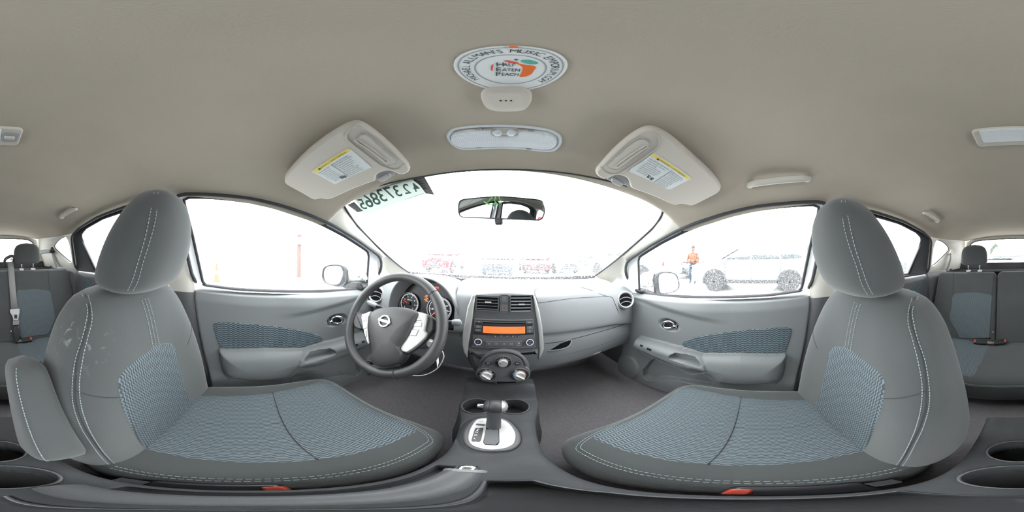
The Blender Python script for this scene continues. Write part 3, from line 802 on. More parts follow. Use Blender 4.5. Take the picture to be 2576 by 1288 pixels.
# cloth with chalky scuffs on the shoulder
def worn():
    m = M['fabric'].copy(); m.name = 'seat_cloth_scuffed'; nt = m.node_tree; N = nt.nodes.new; L = nt.links.new; b = nt.nodes['Principled BSDF']
    old = b.inputs['Base Color'].links[0].from_socket
    tc = N('ShaderNodeTexCoord'); geo = N('ShaderNodeNewGeometry')
    nz = N('ShaderNodeTexNoise'); nz.inputs['Scale'].default_value = 55; nz.inputs['Detail'].default_value = 5; nz.inputs['Distortion'].default_value = 1.2
    L(geo.outputs['Position'], nz.inputs['Vector'])
    dv = N('ShaderNodeVectorMath'); dv.operation = 'DISTANCE'; dv.inputs[1].default_value = (-.125, -.22, 1.03); L(geo.outputs['Position'], dv.inputs[0])
    r1 = N('ShaderNodeMapRange'); r1.inputs[1].default_value = .02; r1.inputs[2].default_value = .085; r1.inputs[3].default_value = 1; r1.inputs[4].default_value = 0; L(dv.outputs['Value'], r1.inputs[0])
    r2 = N('ShaderNodeMapRange'); r2.inputs[1].default_value = .58; r2.inputs[2].default_value = .72; L(nz.outputs['Fac'], r2.inputs[0])
    mu = N('ShaderNodeMath'); mu.operation = 'MULTIPLY'; L(r1.outputs[0], mu.inputs[0]); L(r2.outputs[0], mu.inputs[1])
    mx = N('ShaderNodeMix'); mx.data_type = 'RGBA'; L(mu.outputs[0], mx.inputs['Factor']); L(old, mx.inputs[6]); mx.inputs[7].default_value = (.16, .16, .155, 1)
    L(mx.outputs[2], b.inputs['Base Color'])
    return m
M['fabric_worn'] = worn()
front_seat(-1); front_seat(1)

# front belt buckles beside the console
def buckle(name, lab, base, tip, up, group, w_=.022, t_=.011):
    base, tip = Vector(base), Vector(tip); d = (tip-base); F = Frame(base, up, d)
    T = thing(name, lab, 'belt buckle', tuple(min(base, tip, key=lambda q: q.z)), group=group)
    L = d.length
    b = MB().slab(F, rr(0, L*.62, w_*1.5, L*.76, .006), -t_, t_, bev=.004); b.build('housing', M['black'], T)
    b = MB().slab(F, rr(0, L*.94, w_*1.0, L*.12, .004), -t_*.5, t_*1.15, bev=.002); b.build('release_button', M['red'], T)
    b = MB().slab(F, rr(0, L*.12, w_*.7, L*.3, .003), -.002, .002); b.build('stalk', M['chrome'], T)
    return T
buckle('seat_belt_buckle', 'black seat belt buckle with red button beside the seat with the armrest', (-.082, -.085, .575), (-.072, .018, .60), (.6, -.1, .8), 'front seat belt buckles')
buckle('seat_belt_buckle', 'black seat belt buckle with red button beside the seat without armrest', (.082, -.085, .575), (.072, .012, .60), (-.6, -.1, .8), 'front seat belt buckles')

# ================================================================== REAR SEAT
RB = Frame((0, -1.0, .575), (0, .917, .40), (0, -.40, .917))      # face of the rear backrest
RB.u = Vector((1, 0, 0)); RB.v = Vector((0, -.40, .917)).normalized()
RS = thing('rear_bench', 'charcoal cloth rear bench with split backrest and two blue patterned panels', 'car seat', (0, -.95, .37))
def pad(poly, name, F, h0, h1, parent, matl, bev, n=None):
    o = MB().slab(F, poly, h0, h1, bev=bev).build(name, matl, parent, ang=50); return o
topb = .533
def outline(x0, x1, y0, y1, r): return rr((x0+x1)/2, (y0+y1)/2, x1-x0, y1-y0, r, 6)
right = pad(outline(.128, .60, -.01, topb-.005, .04), 'backrest', RB, -.12, .012, RS, M['fabric'], .025)
left = pad(outline(-.625, .121, -.01, topb-.002, .04), 'backrest', RB, -.12, .014, RS, M['fabric'], .025)
z4 = lambda x, y: RB.pix(2300 + x/3.065, 520 + y/3.065, .016)
z3 = lambda x, y: RB.pix(x/3.39, 560 + y/3.39, .018)
ins = spoly([z4(*q) for q in ((300,682),(360,666),(450,660),(540,668),(597,686),(594,750),(585,900),(578,1005),(578,1014),(460,1014),(352,1010),(345,1000),(305,930),(272,862),(285,780))], 60)
MB().slab(RB, ins, .0, .0175, bev=.003).build('back_insert', M['insertB'], right)
ins = spoly([z3(*q) for q in ((142,592),(200,576),(290,568),(380,576),(430,592),(450,700),(468,800),(445,880),(405,950),(300,965),(172,972),(155,800))], 60)
MB().slab(RB, ins, .0, .0195, bev=.003).build('back_insert', M['insertB'], left)
def fseam(par, F, pts, r=.0016, h=.0):
    MB().tube(spline([F.w(a, c, h) for a, c in pts], 20), r, 5).build('seam', M['seam'], par, ang=180)
fseam(right, RB, [z4(298,505), z4(297,680)], h=.0125); fseam(right, RB, [z4(620,505), z4(597,690), z4(580,1010)], h=.0125)
fseam(left, RB, [z3(410,395), z3(425,590)], h=.0145)
for q, par in ((z4(603, 968), right), (z3(435, 884), left), (z3(100, 928), left)):
    MB().lathe(RB, [(.004, .012), (.006, .017), (.003, .019)], 12, c=q).build('button', M['chrome'], par)
# cushion
rows = []
prof = [(-1.06,.50),(-1.03,.575),(-.95,.578),(-.8,.578),(-.66,.580),(-.612,.572),(-.592,.548),(-.588,.50),(-.60,.44),(-.63,.40)]
pp = spline([(0, y, z) for y, z in prof], 40)
for j in range(41):
    x = -.63 + 1.26*j/40; k = max(0, (abs(x)-.56)/.07); rows.append([Vector((x, q.y - .02*k, q.z - .02*k*k + .008*math.cos(x*9)**2)) for q in pp])
rc = MB().grid(rows).build('cushion', M['fabric'], RS, ang=180)
ctop = lambda x, y: .58 + .008*math.cos(x*9)**2
for sx in (1, -1):
    rows, uv = [], []
    for i in range(21):
        y = -1.02 + i*(.395)/20; r, u_ = [], []
        x0 = .15 + .01*(i/20); x1 = .44 - .05*(i/20)
        for j in range(17):
            x = sx*(x0 + (x1-x0)*j/16); r.append(Vector((x, y, ctop(x, y) + (.003 if 0 < j < 16 and 0 < i < 20 else -.004)))); u_.append((x, y))
        rows.append(r); uv.append(u_)
    MB().grid(rows, uv=uv).build('cushion_insert', M['insertC'], rc, ang=180)
b = MB()
for dz in (0, -.006): stitches(b, [(x, -.593 - dz*.3, .556 + dz + .008*math.cos(x*9)**2) for x in np.linspace(-.5, .5, 120)], r=.0011)
b.build('stitching', M['thread'], rc, ang=180)['kind'] = 'stuff'
# rear headrests
for sx, lab in ((-1, None), (1, None)):
    cx = (-.285, .302)[sx > 0]
    rows = []
    for i in range(25):
        t = i/24; e = [.55,.8,.95,1,1,1,.98,.93,.84,.68,.42,.1]; wv = cr([0,.03,.1,.2,.3,.45,.6,.72,.82,.91,.97,1.0], e, t)
        rows.append([Vector((cx + .102*wv*sgp(math.cos(a), .8), -1.215 - .02*t + .05*min(1, wv*1.1)*sgp(math.sin(a), .8), 1.106 + .160*t)) for a in [2*math.pi*k/40 for k in range(40)]])
    b = MB().grid(rows, cu=True); b.cap(rows[0][::-1]); b.cap(rows[-1])
    H = b.build('headrest', M['fabric'], RS, ang=180)
    for xo in (-.045, .045):
        MB().tube([(cx+xo, -1.215, 1.03), (cx+xo, -1.215, 1.12)], .006, 10).build('post', M['chrome'], H)
        MB().box((cx+xo, -1.213, 1.062), (.03, .03, .014)).build('collar', M['silver'], H, bevel=.003)
# centre rear belt, hanging over the backrest
BT = thing('rear_centre_belt', 'grey webbing belt with metal tongue hanging down over the rear backrest', 'seat belt', (-.18, -1.0, .6))
c = [z3(*q) for q in ((80,345),(92,400),(105,560),(122,750))]
rows = []
for a, d in (((62,345),(112,335)), ((68,400),(120,395)), ((80,560),(132,555)), ((95,745),(152,742))):
    p, q = z3(*a), z3(*d); rows.append([RB.w(p[0], p[1], .024), RB.w((p[0]+q[0])/2, (p[1]+q[1])/2, .026), RB.w(q[0], q[1], .024)])
MB().grid(rows).build('webbing', M['strap'], BT, solid=.0015)
pts = [z3(*q) for q in ((112,338),(118,300),(95,290),(70,300),(45,318),(38,345),(45,380))]
MB().tube(spline([RB.w(a, c_, .028) for a, c_ in pts], 24), .012, 8, flat=.5).build('belt_guide', M['black'], BT, ang=180)
p = [z3(*q) for q in ((85,740),(165,735),(165,765),(158,800),(155,830),(112,832),(105,800),(85,765))]
tg = MB().slab(RB, p, .024, .029, bev=.001).build('tongue', M['silver'], BT)
p = [z3(*q) for q in ((120,785),(145,785),(145,818),(120,818))]
MB().slab(RB, p, .0285, .0305).build('slot', M['seam'], tg)
p = [z3(*q) for q in ((108,835),(160,832),(160,870),(108,875))]
MB().slab(RB, p, .022, .032, bev=.002).build('webbing_stop', M['strap'], BT)
p = [z3(*q) for q in ((115,880),(155,878),(170,930),(160,1010),(130,1030),(110,930))]
MB().slab(RB, p, .020, .036, bev=.004).build('anchor_buckle', M['black'], BT)
def rbk(lab, b0, b1): buckle('rear_belt_buckle', lab, b0, b1, (0, .4, .9), 'rear seat belt buckles', w_=.024, t_=.010)
rbk('black rear buckle with red button lying below the hanging centre belt', P(45, 858, Z=.60), P(80, 852, Z=.605))
rbk('black rear buckle lying on the bench with its red end on the blue patterned cushion', P(2494, 862, Z=.60), P(2450, 858, Z=.605))
rbk('black rear buckle lying on the plain part of the bench by the backrest gap', P(2490, 863, Z=.60), P(2531, 859, Z=.605))
# outer rear belts by the rear pillars
for s in (-1, 1):
    T = thing('rear_side_belt', 'grey seat belt strap on the rear pillar %s' % ('reaching across behind a headrest' if s < 0 else 'hanging straight down beside a headrest'), 'seat belt', (s*.56, -1.45, 1.05))
    st = [(s*.575,-1.40,1.21), (s*.565,-1.38,1.16), (s*.575,-1.36,1.10), (s*.59,-1.34,1.05)] if s > 0 else [(s*.575,-1.44,1.21), (s*.58,-1.41,1.14), (s*.59,-1.36,1.06)]
    MB().tube(spline(st, 14), .018, 8, flat=.08, up=(1, 0, 0)).build('webbing', M['strap'], T, ang=180)
    if s < 0: MB().tube(spline([(s*.575,-1.44,1.205), (s*.48,-1.42,1.20), (s*.40,-1.35,1.185)], 12), .018, 8, flat=.08, up=(0, 1, 0)).build('webbing', M['strap'], T, ang=180)
    MB().tube([(s*.578,-1.44,1.235), (s*.578,-1.40,1.20)], .014, 8).build('guide', M['black'] if s < 0 else M['trim'], T)
    q = P(128, 666, X=-.5) if s < 0 else P(2391, 672, X=.5)
    F = Frame((q.x, q.y, 1.035), (0, 0, 1), (0, 1, 0))
    L = thing('lock_knob', 'small black lock knob on top of the rear backrest, %s' % ('hanging centre belt side' if s < 0 else 'narrower section'), 'lock knob', (q.x, q.y, 1.035))
    b = MB().lathe(F, [(.006, 0), (.004, .012), (.004, .03)], 12); b.build('stem', M['black'], L)
    b = MB().lathe(F, [(.004, .03), (.014, .036), (.014, .041), (.005, .046)], 14); b.build('cap', M['black'], L)

# ================================================================== DASHBOARD
DB = thing('dashboard', 'grey moulded plastic dashboard with double glove box and four air vents below the windshield', 'dashboard', (0, .75, .60))
def dash_prof(x):
    ax = abs(x); yf = .562 + .055*(ax/.6)**2; yb = ws_y(x, 1.03) + .005; so = float(sst(ax, .47, .66)); dr = .055*(ax/.6)**2
    cb = .02*math.exp(-(x/.16)**2)
    P_ = [(yb, 1.026), (yf + .30*(yb-yf)/.44 if 0 else yf + (yb-yf)*.66, 1.045), (yf+.145, 1.056+cb*.3), (yf+.085, 1.052+cb*.3), (yf+.038, 1.028), (yf+.016, 1.000), (yf+.004, .945), (yf-.002, .895-dr*.6), (yf+.001, .872-dr), (yf+.016, .864-dr),
          (yf+.018, .852-dr), (yf+.012, .81-dr), (yf+.022, .72-dr*.5), (yf+.06, .645), (yf+.2, .60), (yf+.4, .59)]
    P_ = [(y, z - .055*so*(1 if i < 6 else .3)) for i, (y, z) in enumerate(P_)]
    return P_
NP = 90
def dash_rows(xs):
    return [spline([Vector((x, y, z)) for y, z in dash_prof(x)], NP) for x in xs]
xs = list(np.linspace(-.665, .665, 121))
DR = dash_rows(xs)
b = MB().grid(DR)
keep = []
for f_ in b.f:
    c_ = sum((b.v[i] for i in f_), Vector())/4
    keep.append(not (-.472 < c_.x < -.172 and c_.z > .875 and c_.y < .80))
b.f = [f_ for f_, k in zip(b.f, keep) if k]; b.m = b.m[:len(b.f)]
b.build('dash_pad', M['dash'], DB, ang=180)
DS = [q for r in DR[::1] for q in r]
_A = np.array([proj(q) for q in DS]); _D = np.array([(q-CAM).length for q in DS])
def on_dash(pix, n=40, off=.001):
    out = []
    for px, py in pix:
        e = np.hypot(_A[:, 0]-px, _A[:, 1]-py); near = np.where(e < max(8, e.min()+2))[0]; dmin = _D[near].min(); near = near[_D[near] < dmin+.06]
        wts = 1/(e[near]+.2)**2; q = sum((DS[i]*float(w_) for i, w_ in zip(near, wts)), Vector())/float(wts.sum())
        q = CAM + ray(px, py)*(q-CAM).length
        out.append(q + (CAM-q).normalized()*off)
    return spline(out, n)
z2 = lambda x, y: (1120 + x/4.294, 680 + y/4.294)
def dseam(pts, r=.0008, name='seam'): MB().tube(on_dash([z2(*q) for q in pts]), r, 6).build(name, M['seam'], DB, ang=180)
dseam(((1005,352),(1200,325),(1400,300),(1600,288),(1785,285),(1830,350),(1870,450),(1895,570)))          # upper glove door edge
dseam(((1005,352),(985,300),(968,250),(975,210),(1050,178),(1200,165),(1400,172),(1550,205),(1700,265),(1785,285)), .0007)
dseam(((1080,790),(1250,770),(1500,710),(1700,655),(1890,598),(2040,535)), .0013)
dseam(((1260,915),(1450,875),(1700,800),(1950,690)), .0008)
# open tray left of the glove box
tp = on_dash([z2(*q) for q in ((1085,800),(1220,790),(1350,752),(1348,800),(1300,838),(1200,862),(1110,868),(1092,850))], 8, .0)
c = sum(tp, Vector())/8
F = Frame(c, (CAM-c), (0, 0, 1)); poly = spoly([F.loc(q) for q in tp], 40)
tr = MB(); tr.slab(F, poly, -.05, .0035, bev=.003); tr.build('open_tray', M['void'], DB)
MB().tube([F.w(a, c_, .004) for a, c_ in poly], .003, 6, closed=True).build('tray_lip', M['dash'], DB, ang=180)
# pull slot of the lower glove box
hp = on_dash([z2(*q) for q in ((1525,930),(1560,905),(1685,875),(1660,895),(1540,935))], 5, .0); c = sum(hp, Vector())/5
F = Frame(c, (CAM-c), (0, 0, 1)); MB().slab(F, [F.loc(q) for q in hp], -.003, .003, bev=.001).build('glove_box_pull', M['dash'], DB)
# side vents
def round_vent(px, py, X, s):
    c = on_dash([(px, py), (px, py)], 2, .0)[0]; n = (CAM-c).normalized() + Vector((s*.25, -.35, .1)); F = Frame(c + n.normalized()*.022, n, (0, 0, 1))
    b = MB(); b.lathe(F, [(.030, -.05), (.034, -.004), (.036, .004), (.040, .007), (.045, .004), (.048, -.01), (.050, -.06)], 40)
    V = b.build('air_vent', M['silver'], DB, ang=60)
    MB().lathe(F, [(.034, -.03), (.033, -.001)], 32).build('vent_bore', M['void'], V)
    for k in (-.45, 0.15):
        y = k*.03*1.2; hw = math.sqrt(max(0, .033**2-y*y))
        rows = [[F.w(hw*t, y + .010*(1-t*t) + dy, h) for t in np.linspace(-1, 1, 13)] for dy, h in ((0, .004), (-.003, .004), (-.012, -.02), (-.010, -.02))]
        MB().grid(rows).build('vent_slat', M['dash'], V)
    return V
round_vent(1570, 755, .565, 1); round_vent(950, 741, -.565, -1)

# ---- centre stack
ST = thing('centre_stack', 'tall rounded centre panel with silver side strips holding radio and climate controls', 'centre panel', (0, .50, .70))
_t, _b = P(1268, 738, Y=.548), P(1268, 880, Y=.512)
SF = Frame(_t.lerp(_b, .5), Vector((0, -(_t.z-_b.z), (_t.y-_b.y))), (0, 0, 1)); SF.u = Vector((1, 0, 0))
sp = lambda x, y, h=0.0: SF.pix(*z2(x, y), h)
out = [sp(*q) for q in ((330,255),(640,240),(945,258),(975,290),(1020,450),(1050,620),(1065,760),(1066,850),(1045,900),(1020,950),(960,1010),(900,1060),(880,1100),(640,1115),(380,1100),(350,1060),(300,1010),(240,950),(200,895),(185,800),(190,700),(210,560),(240,400),(290,272))]
b = MB(); pl = spoly(out, 80); b.slab(SF, pl, -.12, -.002, bev=.012); b.build('face_panel', M['stack'], ST, ang=60)
for nm, pts in (('l', ((290,268),(330,260),(318,360),(305,450),(288,580),(270,700),(250,830),(240,945),(205,892),(185,800),(190,690),(212,560),(240,400))), ('r', ((945,265),(975,292),(1020,450),(1046,600),(1062,760),(1066,850),(1045,905),(1010,960),(1020,850),(1012,700),(1000,590),(985,500),(965,370)))):
    pl = [sp(*q) for q in pts]
    b = MB(); b.slab(SF, pl, -.02, .004, bev=.004); b.build('side_strip', M['silver'], ST, ang=50)
def quad(x0, y0, x1, y1, r=.0015, F=SF, h=0.0):
    a, c = F.pix(*z2(x0, y0), h), F.pix(*z2(x1, y1), h); return rr((a[0]+c[0])/2, (a[1]+c[1])/2, abs(c[0]-a[0]), abs(a[1]-c[1]), r)
for k, (x0, y0, x1, y1) in enumerate(((335,265,578,446), (698,266,937,450))):
    fo, fi = quad(x0, y0, x1, y1, .005), quad(x0+12, y0+10, x1-12, y1-12, .003)
    b = MB(); b.ringslab(SF, fo, fi, -.03, .003); V = b.build('air_vent', M['stack'], ST, ang=40)
    b = MB(); b.slab(SF, fi, -.05, -.0005); b.build('vent_bore', M['void'], V)
    a, c = SF.pix(*z2(x0+14, y0)), SF.pix(*z2(x1-14, y1)); H = a[1]-c[1]
    for i in range(5):
        yy = a[1] - H*(.13 + .19*i); w_ = c[0]-a[0]
        R_ = Matrix.Rotation(rad(-28 if k == 0 else 20), 3, 'X')
        MB().box(SF.w((a[0]+c[0])/2, yy, -.004), (w_, .016, .0022), rot=R_).build('vent_slat', M['dash2'] if k == 0 else M['dash'], V)
    q = SF.pix(*z2((465, 825)[k], (345, 368)[k]))
    MB().slab(SF, rr(q[0], q[1], .021, .0052, .001), -.004, .006, bev=.001).build('vent_tab', M['silver'], V)
for (x0, y0, x1, y1, t) in ((605,268,672,342,'PASS AIR BAG'), (603,365,672,446,None)):
    b = MB(); b.ringslab(SF, quad(x0-8, y0-8, x1+8, y1+8, .003), quad(x0, y0, x1, y1, .002), -.01, .002); o = b.build('button_frame', M['dash2'], ST)
    b = MB(); b.slab(SF, quad(x0+2, y0+2, x1-2, y1-2, .002), -.005, .0015, bev=.0008); k = b.build('indicator_panel' if t else 'hazard_button', M['dash2'], ST)
    cx, cy = SF.pix(*z2((x0+x1)/2, (y0+y1)/2))
    b = MB()
    if t:
        b.text(SF, 'PASS', cx, cy+.005, .0034, h=.0018); b.text(SF, 'AIR BAG', cx, cy+.0015, .0034, h=.0018); b.text(SF, 'OFF', cx, cy-.005, .003, h=.0018); b.build('lettering', M['strap'], k)
    else:
        for r in (.0055, .0032):
            b.tube([SF.w(cx + r*math.cos(rad(90+120*i)), cy-.001 + r*math.sin(rad(90+120*i)), .0018) for i in range(3)], .0005, 4, closed=True)
        b.build('hazard_triangle', M['red'], k)

# ---- radio
RD = thing('radio', 'black car radio with orange display, CD slot, two knobs and preset buttons', 'radio', tuple(SF.w(*sp(640, 820))))
R0 = .000
body = [sp(*q) for q in ((322,520),(950,530),(962,690),(975,822),(290,818),(308,690))]
MB().slab(SF, body, -.03, .0035, bev=.0015).build('faceplate', M['dash2'], RD)
lr = MB(); lr.tube([SF.w(a, c, .0035) for a, c in body], .0007, 5, closed=True); lr.build('faceplate_edge', M['strap'], RD)
upper = [sp(*q) for q in ((330,530),(942,538),(955,690),(305,690))]
MB().slab(SF, upper, .0, .0042, bev=.0005).build('upper_fascia', M['black'], RD)
b = MB().slab(SF, quad(410,552,862,572, .001), .0, .0048); b.build('cd_slot', M['void'], RD)
MB().slab(SF, quad(410,552,862,556, .0003), .0, .0056).build('cd_slot_lip', M['dash'], RD)
disp = MB().slab(SF, quad(412,599,861,677, .001), .0, .0050, bev=.0004).build('display', M['orange_lcd'], RD)
q = sp(810, 625); b = MB().text(SF, '5:10', q[0], q[1], .0085, h=.0053, sx=.9); b.build('clock_digits', M['lcd_dark'], disp)
def btn(x0, y0, x1, y1, txt=None, nm='button', ts=.0042, m_='dash2', par=RD, h=.0062):
    o = MB().slab(SF, quad(x0, y0, x1, y1, .001), .0, h, bev=.0008).build(nm, M[m_], par)
    if txt:
        cx, cy = sp((x0+x1)/2, (y0+y1)/2); b = MB()
        ls = txt.split('\n')
        for i, l in enumerate(ls): b.text(SF, l, cx, cy + (len(ls)-1)*.0021 - i*.0042, ts, h=h+.0003)
        b.build('lettering', M['print'], o)
M['print'] = mat('grey_print', (.62, .62, .62), .6)
btn(330,541,404,562,'▲', ts=.004); btn(871,547,942,570,'SCAN', ts=.0036)
btn(326,590,396,625,'SEEK', ts=.0036); btn(322,630,393,661,'TRACK', ts=.0034); btn(877,600,945,633,'DISP', ts=.0036); btn(877,638,944,669,'RPT\nRDM', ts=.003)
for i, x in enumerate((475,540,602,667,730,793)):
    c = sp(x, 708); o = MB().lathe(SF, [(.0044, 0), (.0044, .005), (.0036, .0062)], 20, c=c).build('preset_button', M['black'], RD)
    MB().text(SF, str(i+1), c[0], c[1], .0062, h=.0065, bold=.01).build('numeral', M['white'], o)
for x, y, t in ((362,760,'VOL'), (908,765,'TUNE')):
    c = sp(x, y); o = MB().lathe(SF, [(.0125, 0), (.0125, .004), (.0122, .012), (.0112, .0135), (.0095, .0138)], 32, c=c).build('knob', M['black'], RD, ang=60)
    MB().ringslab(SF, ell(c[0], c[1], .0120, n=40), ell(c[0], c[1], .0098, n=40), .012, .0146).build('lit_ring', M['glow_blue'], o)
    b = MB().text(SF, t, c[0], c[1]+.003, .0042, h=.0142); b.text(SF, 'PWR' if t == 'VOL' else 'FOLDER', c[0], c[1]-.003, .0034, h=.0142); b.build('lettering', M['print'], o)
for x0, x1, t in ((437,512,'FM'), (515,595,'AM'), (597,673,'CD'), (676,752,'AUX'), (755,830,'AUX IN')):
    btn(x0, 762, x1, 816, t if t != 'AUX IN' else None, ts=.0048)
c = sp(793, 783); MB().ringslab(SF, ell(c[0], c[1], .0035), ell(c[0], c[1], .002), .004, .0075).build('aux_socket', M['silver'], RD)
c = sp(793, 806); MB().text(SF, 'AUX IN', c[0], c[1], .0036, h=.0067).build('lettering', M['print'], RD)

# ---- climate panel (leans back towards the console)
_a, _c = P(1268, 886, Y=.494), P(1265, 972, Y=.462)
HF = Frame(_a.lerp(_c, .5), Vector((0, -(_a.z-_c.z), (_a.y-_c.y))), (0, 0, 1)); HF.u = Vector((1, 0, 0))
hp = lambda x, y, h=.004: HF.pix(*z2(x, y), h)
CL = thing('climate_control', 'round-topped climate panel with three silver dials below the radio', 'climate control', tuple(HF.w(0, -.04)))
big = spoly([hp(*q) for q in ((630,850),(760,868),(860,920),(920,990),(940,1050),(930,1130),(890,1185),(800,1222),(640,1235),(480,1228),(380,1185),(330,1130),(330,1060),(345,990),(400,920),(500,868))], 70)
MB().slab(HF, big, -.10, -.004, bev=.02).build('housing', M['stack'], CL, ang=60)
shr = spoly([hp(*q) for q in ((200,845),(420,845),(640,845),(860,845),(1055,845),(1068,950),(1030,1070),(940,1170),(870,1225),(640,1262),(410,1228),(330,1180),(240,1080),(190,960))], 80)
MB().slab(HF, shr, -.14, -.012, bev=.03).build('lower_shroud', M['stack'], CL, ang=60)
face = spoly([hp(*q) for q in ((630,895),(740,912),(820,960),(868,1035),(890,1050),(920,1090),(915,1150),(870,1195),(780,1212),(640,1222),(480,1214),(385,1190),(335,1150),(335,1090),(375,1045),(390,1010),(440,945),(520,908))], 80)
MB().slab(HF, face, -.01, .004, bev=.004).build('faceplate', M['dash2'], CL, ang=60)
MB().tube(spline([HF.w(*hp(*q), .002) for q in ((378,1030),(400,985),(450,935),(530,898),(630,884),(735,900),(825,948),(872,1035))], 50), .0032, 8).build('arch_groove', M['seam'], CL, ang=180)
def rad_px(x, y, r): a, c = hp(x, y), hp(x+r, y); return abs(c[0]-a[0])
def dial(x, y, rr_, ro, marks, bar, tint=None):
    c = hp(x, y, .008); r = rad_px(x, y, rr_); R = rad_px(x, y, ro)
    o = MB().lathe(HF, [(R, 0), (R*1.0, .006), (R*.93, .010), (R*.86, .008), (R*.80, .004)], 44, c=c).build('dial', M['stack'], CL, ang=50)
    MB().lathe(HF, [(R*.86, .0), (R*.84, .0055)], 40, c=c).build('dial_face', M['black'], o)
    k = MB().lathe(HF, [(r*1.12, .004), (r*1.10, .010), (r, .020), (r*.9, .022)], 40, c=c).build('knob', M['silver'], CL, ang=50)
    if bar is not None:
        b = MB(); ca, sa = math.cos(rad(bar)), math.sin(rad(bar))
        b.slab(HF, [(c[0]+x_*ca-y_*sa, c[1]+x_*sa+y_*ca) for x_, y_ in rr(0, 0, r*1.9, r*.42, r*.15)], .015, .032, bev=.003); b.build('grip', M['silver'], k)
        MB().tube([HF.w(c[0]+ca*r*.5, c[1]+sa*r*.5, .0325), HF.w(c[0]+ca*r*.88, c[1]+sa*r*.88, .0325)], .0009, 5).build('pointer', M['void'], k)
    else:
        MB().tube([HF.w(c[0]-r*.35, c[1]-r*.05, .0225), HF.w(c[0]-r*.85, c[1]+r*.25, .0225)], .0009, 5).build('pointer', M['void'], k)
    b = MB()
    for a0, a1, m_ in marks:
        b.tube([HF.w(c[0]+R*.70*math.cos(rad(a)), c[1]+R*.70*math.sin(rad(a)), .0060) for a in np.linspace(a0, a1, 8)], .0011, 5, mi=m_)
    b.build('scale_marks', [M['print'], M['red'], M['blue']], o)
M['blue'] = mat('blue_print', (.08, .14, .45), .6)
dial(625,995,50,98,[(160,164,0),(135,139,0),(112,116,0),(88,92,0),(64,68,0),(40,48,0),(15,30,0)], None)
dial(445,1130,62,110,[(190,225,0),(150,165,0),(85,105,0),(40,70,0),(0,20,0),(-35,-25,1)], -38)
dial(800,1130,62,110,[(60,88,1),(20,55,1),(-40,15,1),(105,130,0),(140,180,2),(190,215,2)], -38)
for x in (467, 783):
    c = hp(x, 1002); o = MB().lathe(HF, [(rad_px(x,1002,33), 0), (rad_px(x,1002,33), .006), (rad_px(x,1002,29), .0075)], 28, c=c).build('push_button', M['black'], CL)
    if x > 600: MB().text(HF, 'A/C', c[0], c[1], .006, h=.008).build('lettering', M['print'], o)
    else: MB().ringslab(HF, rr(c[0], c[1], .0085, .0055, .0015), rr(c[0], c[1], .0070, .0040, .001), .0070, .0079).build('window_icon', M['print'], o)
c = hp(650, 1205); MB().slab(HF, rr(c[0], c[1]-.002, .06, .005, .002), .0, .0052).build('air_slider_slot', M['void'], CL)
c = hp(540, 1212); MB().slab(HF, rr(c[0], c[1], .009, .012, .003), .004, .012, bev=.002).build('air_slider', M['black'], CL)

# ================================================================== INSTRUMENT CLUSTER with hood
IC = thing('instrument_cluster', 'hooded instrument cluster with two round lit gauges behind the steering wheel', 'instrument cluster', (-.32, .66, .85))
def arch(cx, hw, zt, zb, y, n=40, sl=0.0, ex=2.6):
    out = []
    for k in range(n+1):
        a = math.pi*(1 - k/n); x = hw*sgp(math.cos(a), 2/ex); z = zb + (zt-zb)*abs(math.sin(a))**(2/ex)
        out.append(Vector((cx + x, y + sl*(z-zb), z)))
    return out
rows = [arch(-.322,.145,1.050,.84,.655), arch(-.322,.152,1.062,.84,.61), arch(-.322,.158,1.071,.84,.575), arch(-.322,.163,1.076,.84,.562), arch(-.322,.170,1.082,.84,.566), arch(-.322,.178,1.086,.83,.60), arch(-.322,.19,1.078,.83,.68), arch(-.322,.205,1.06,.83,.78), arch(-.322,.21,1.035,.83,.86)]
rows = [[q + Vector((0, .16*max(0, (1.07-q.z))**1.5, 0)) if i < 6 else q for q in r] for i, r in enumerate(rows)]
cols = [spline([rows[i][j] for i in range(len(rows))], 40) for j in range(41)]
MB().grid(cols).build('hood', M['dash'], IC, ang=180)
GF = Frame((-.322, .640, .955), (0, -1, .18), (0, 0, 1)); GF.u = Vector((1, 0, 0))
MB().slab(GF, rr(0, -.012, .30, .20, .06, 6), -.01, .0).build('cluster_face', M['black'], IC)
z1 = lambda x, y: (840 + x/4.025, 640 + y/4.025)
gp = lambda x, y, h=.006: GF.pix(*z1(x, y), h)
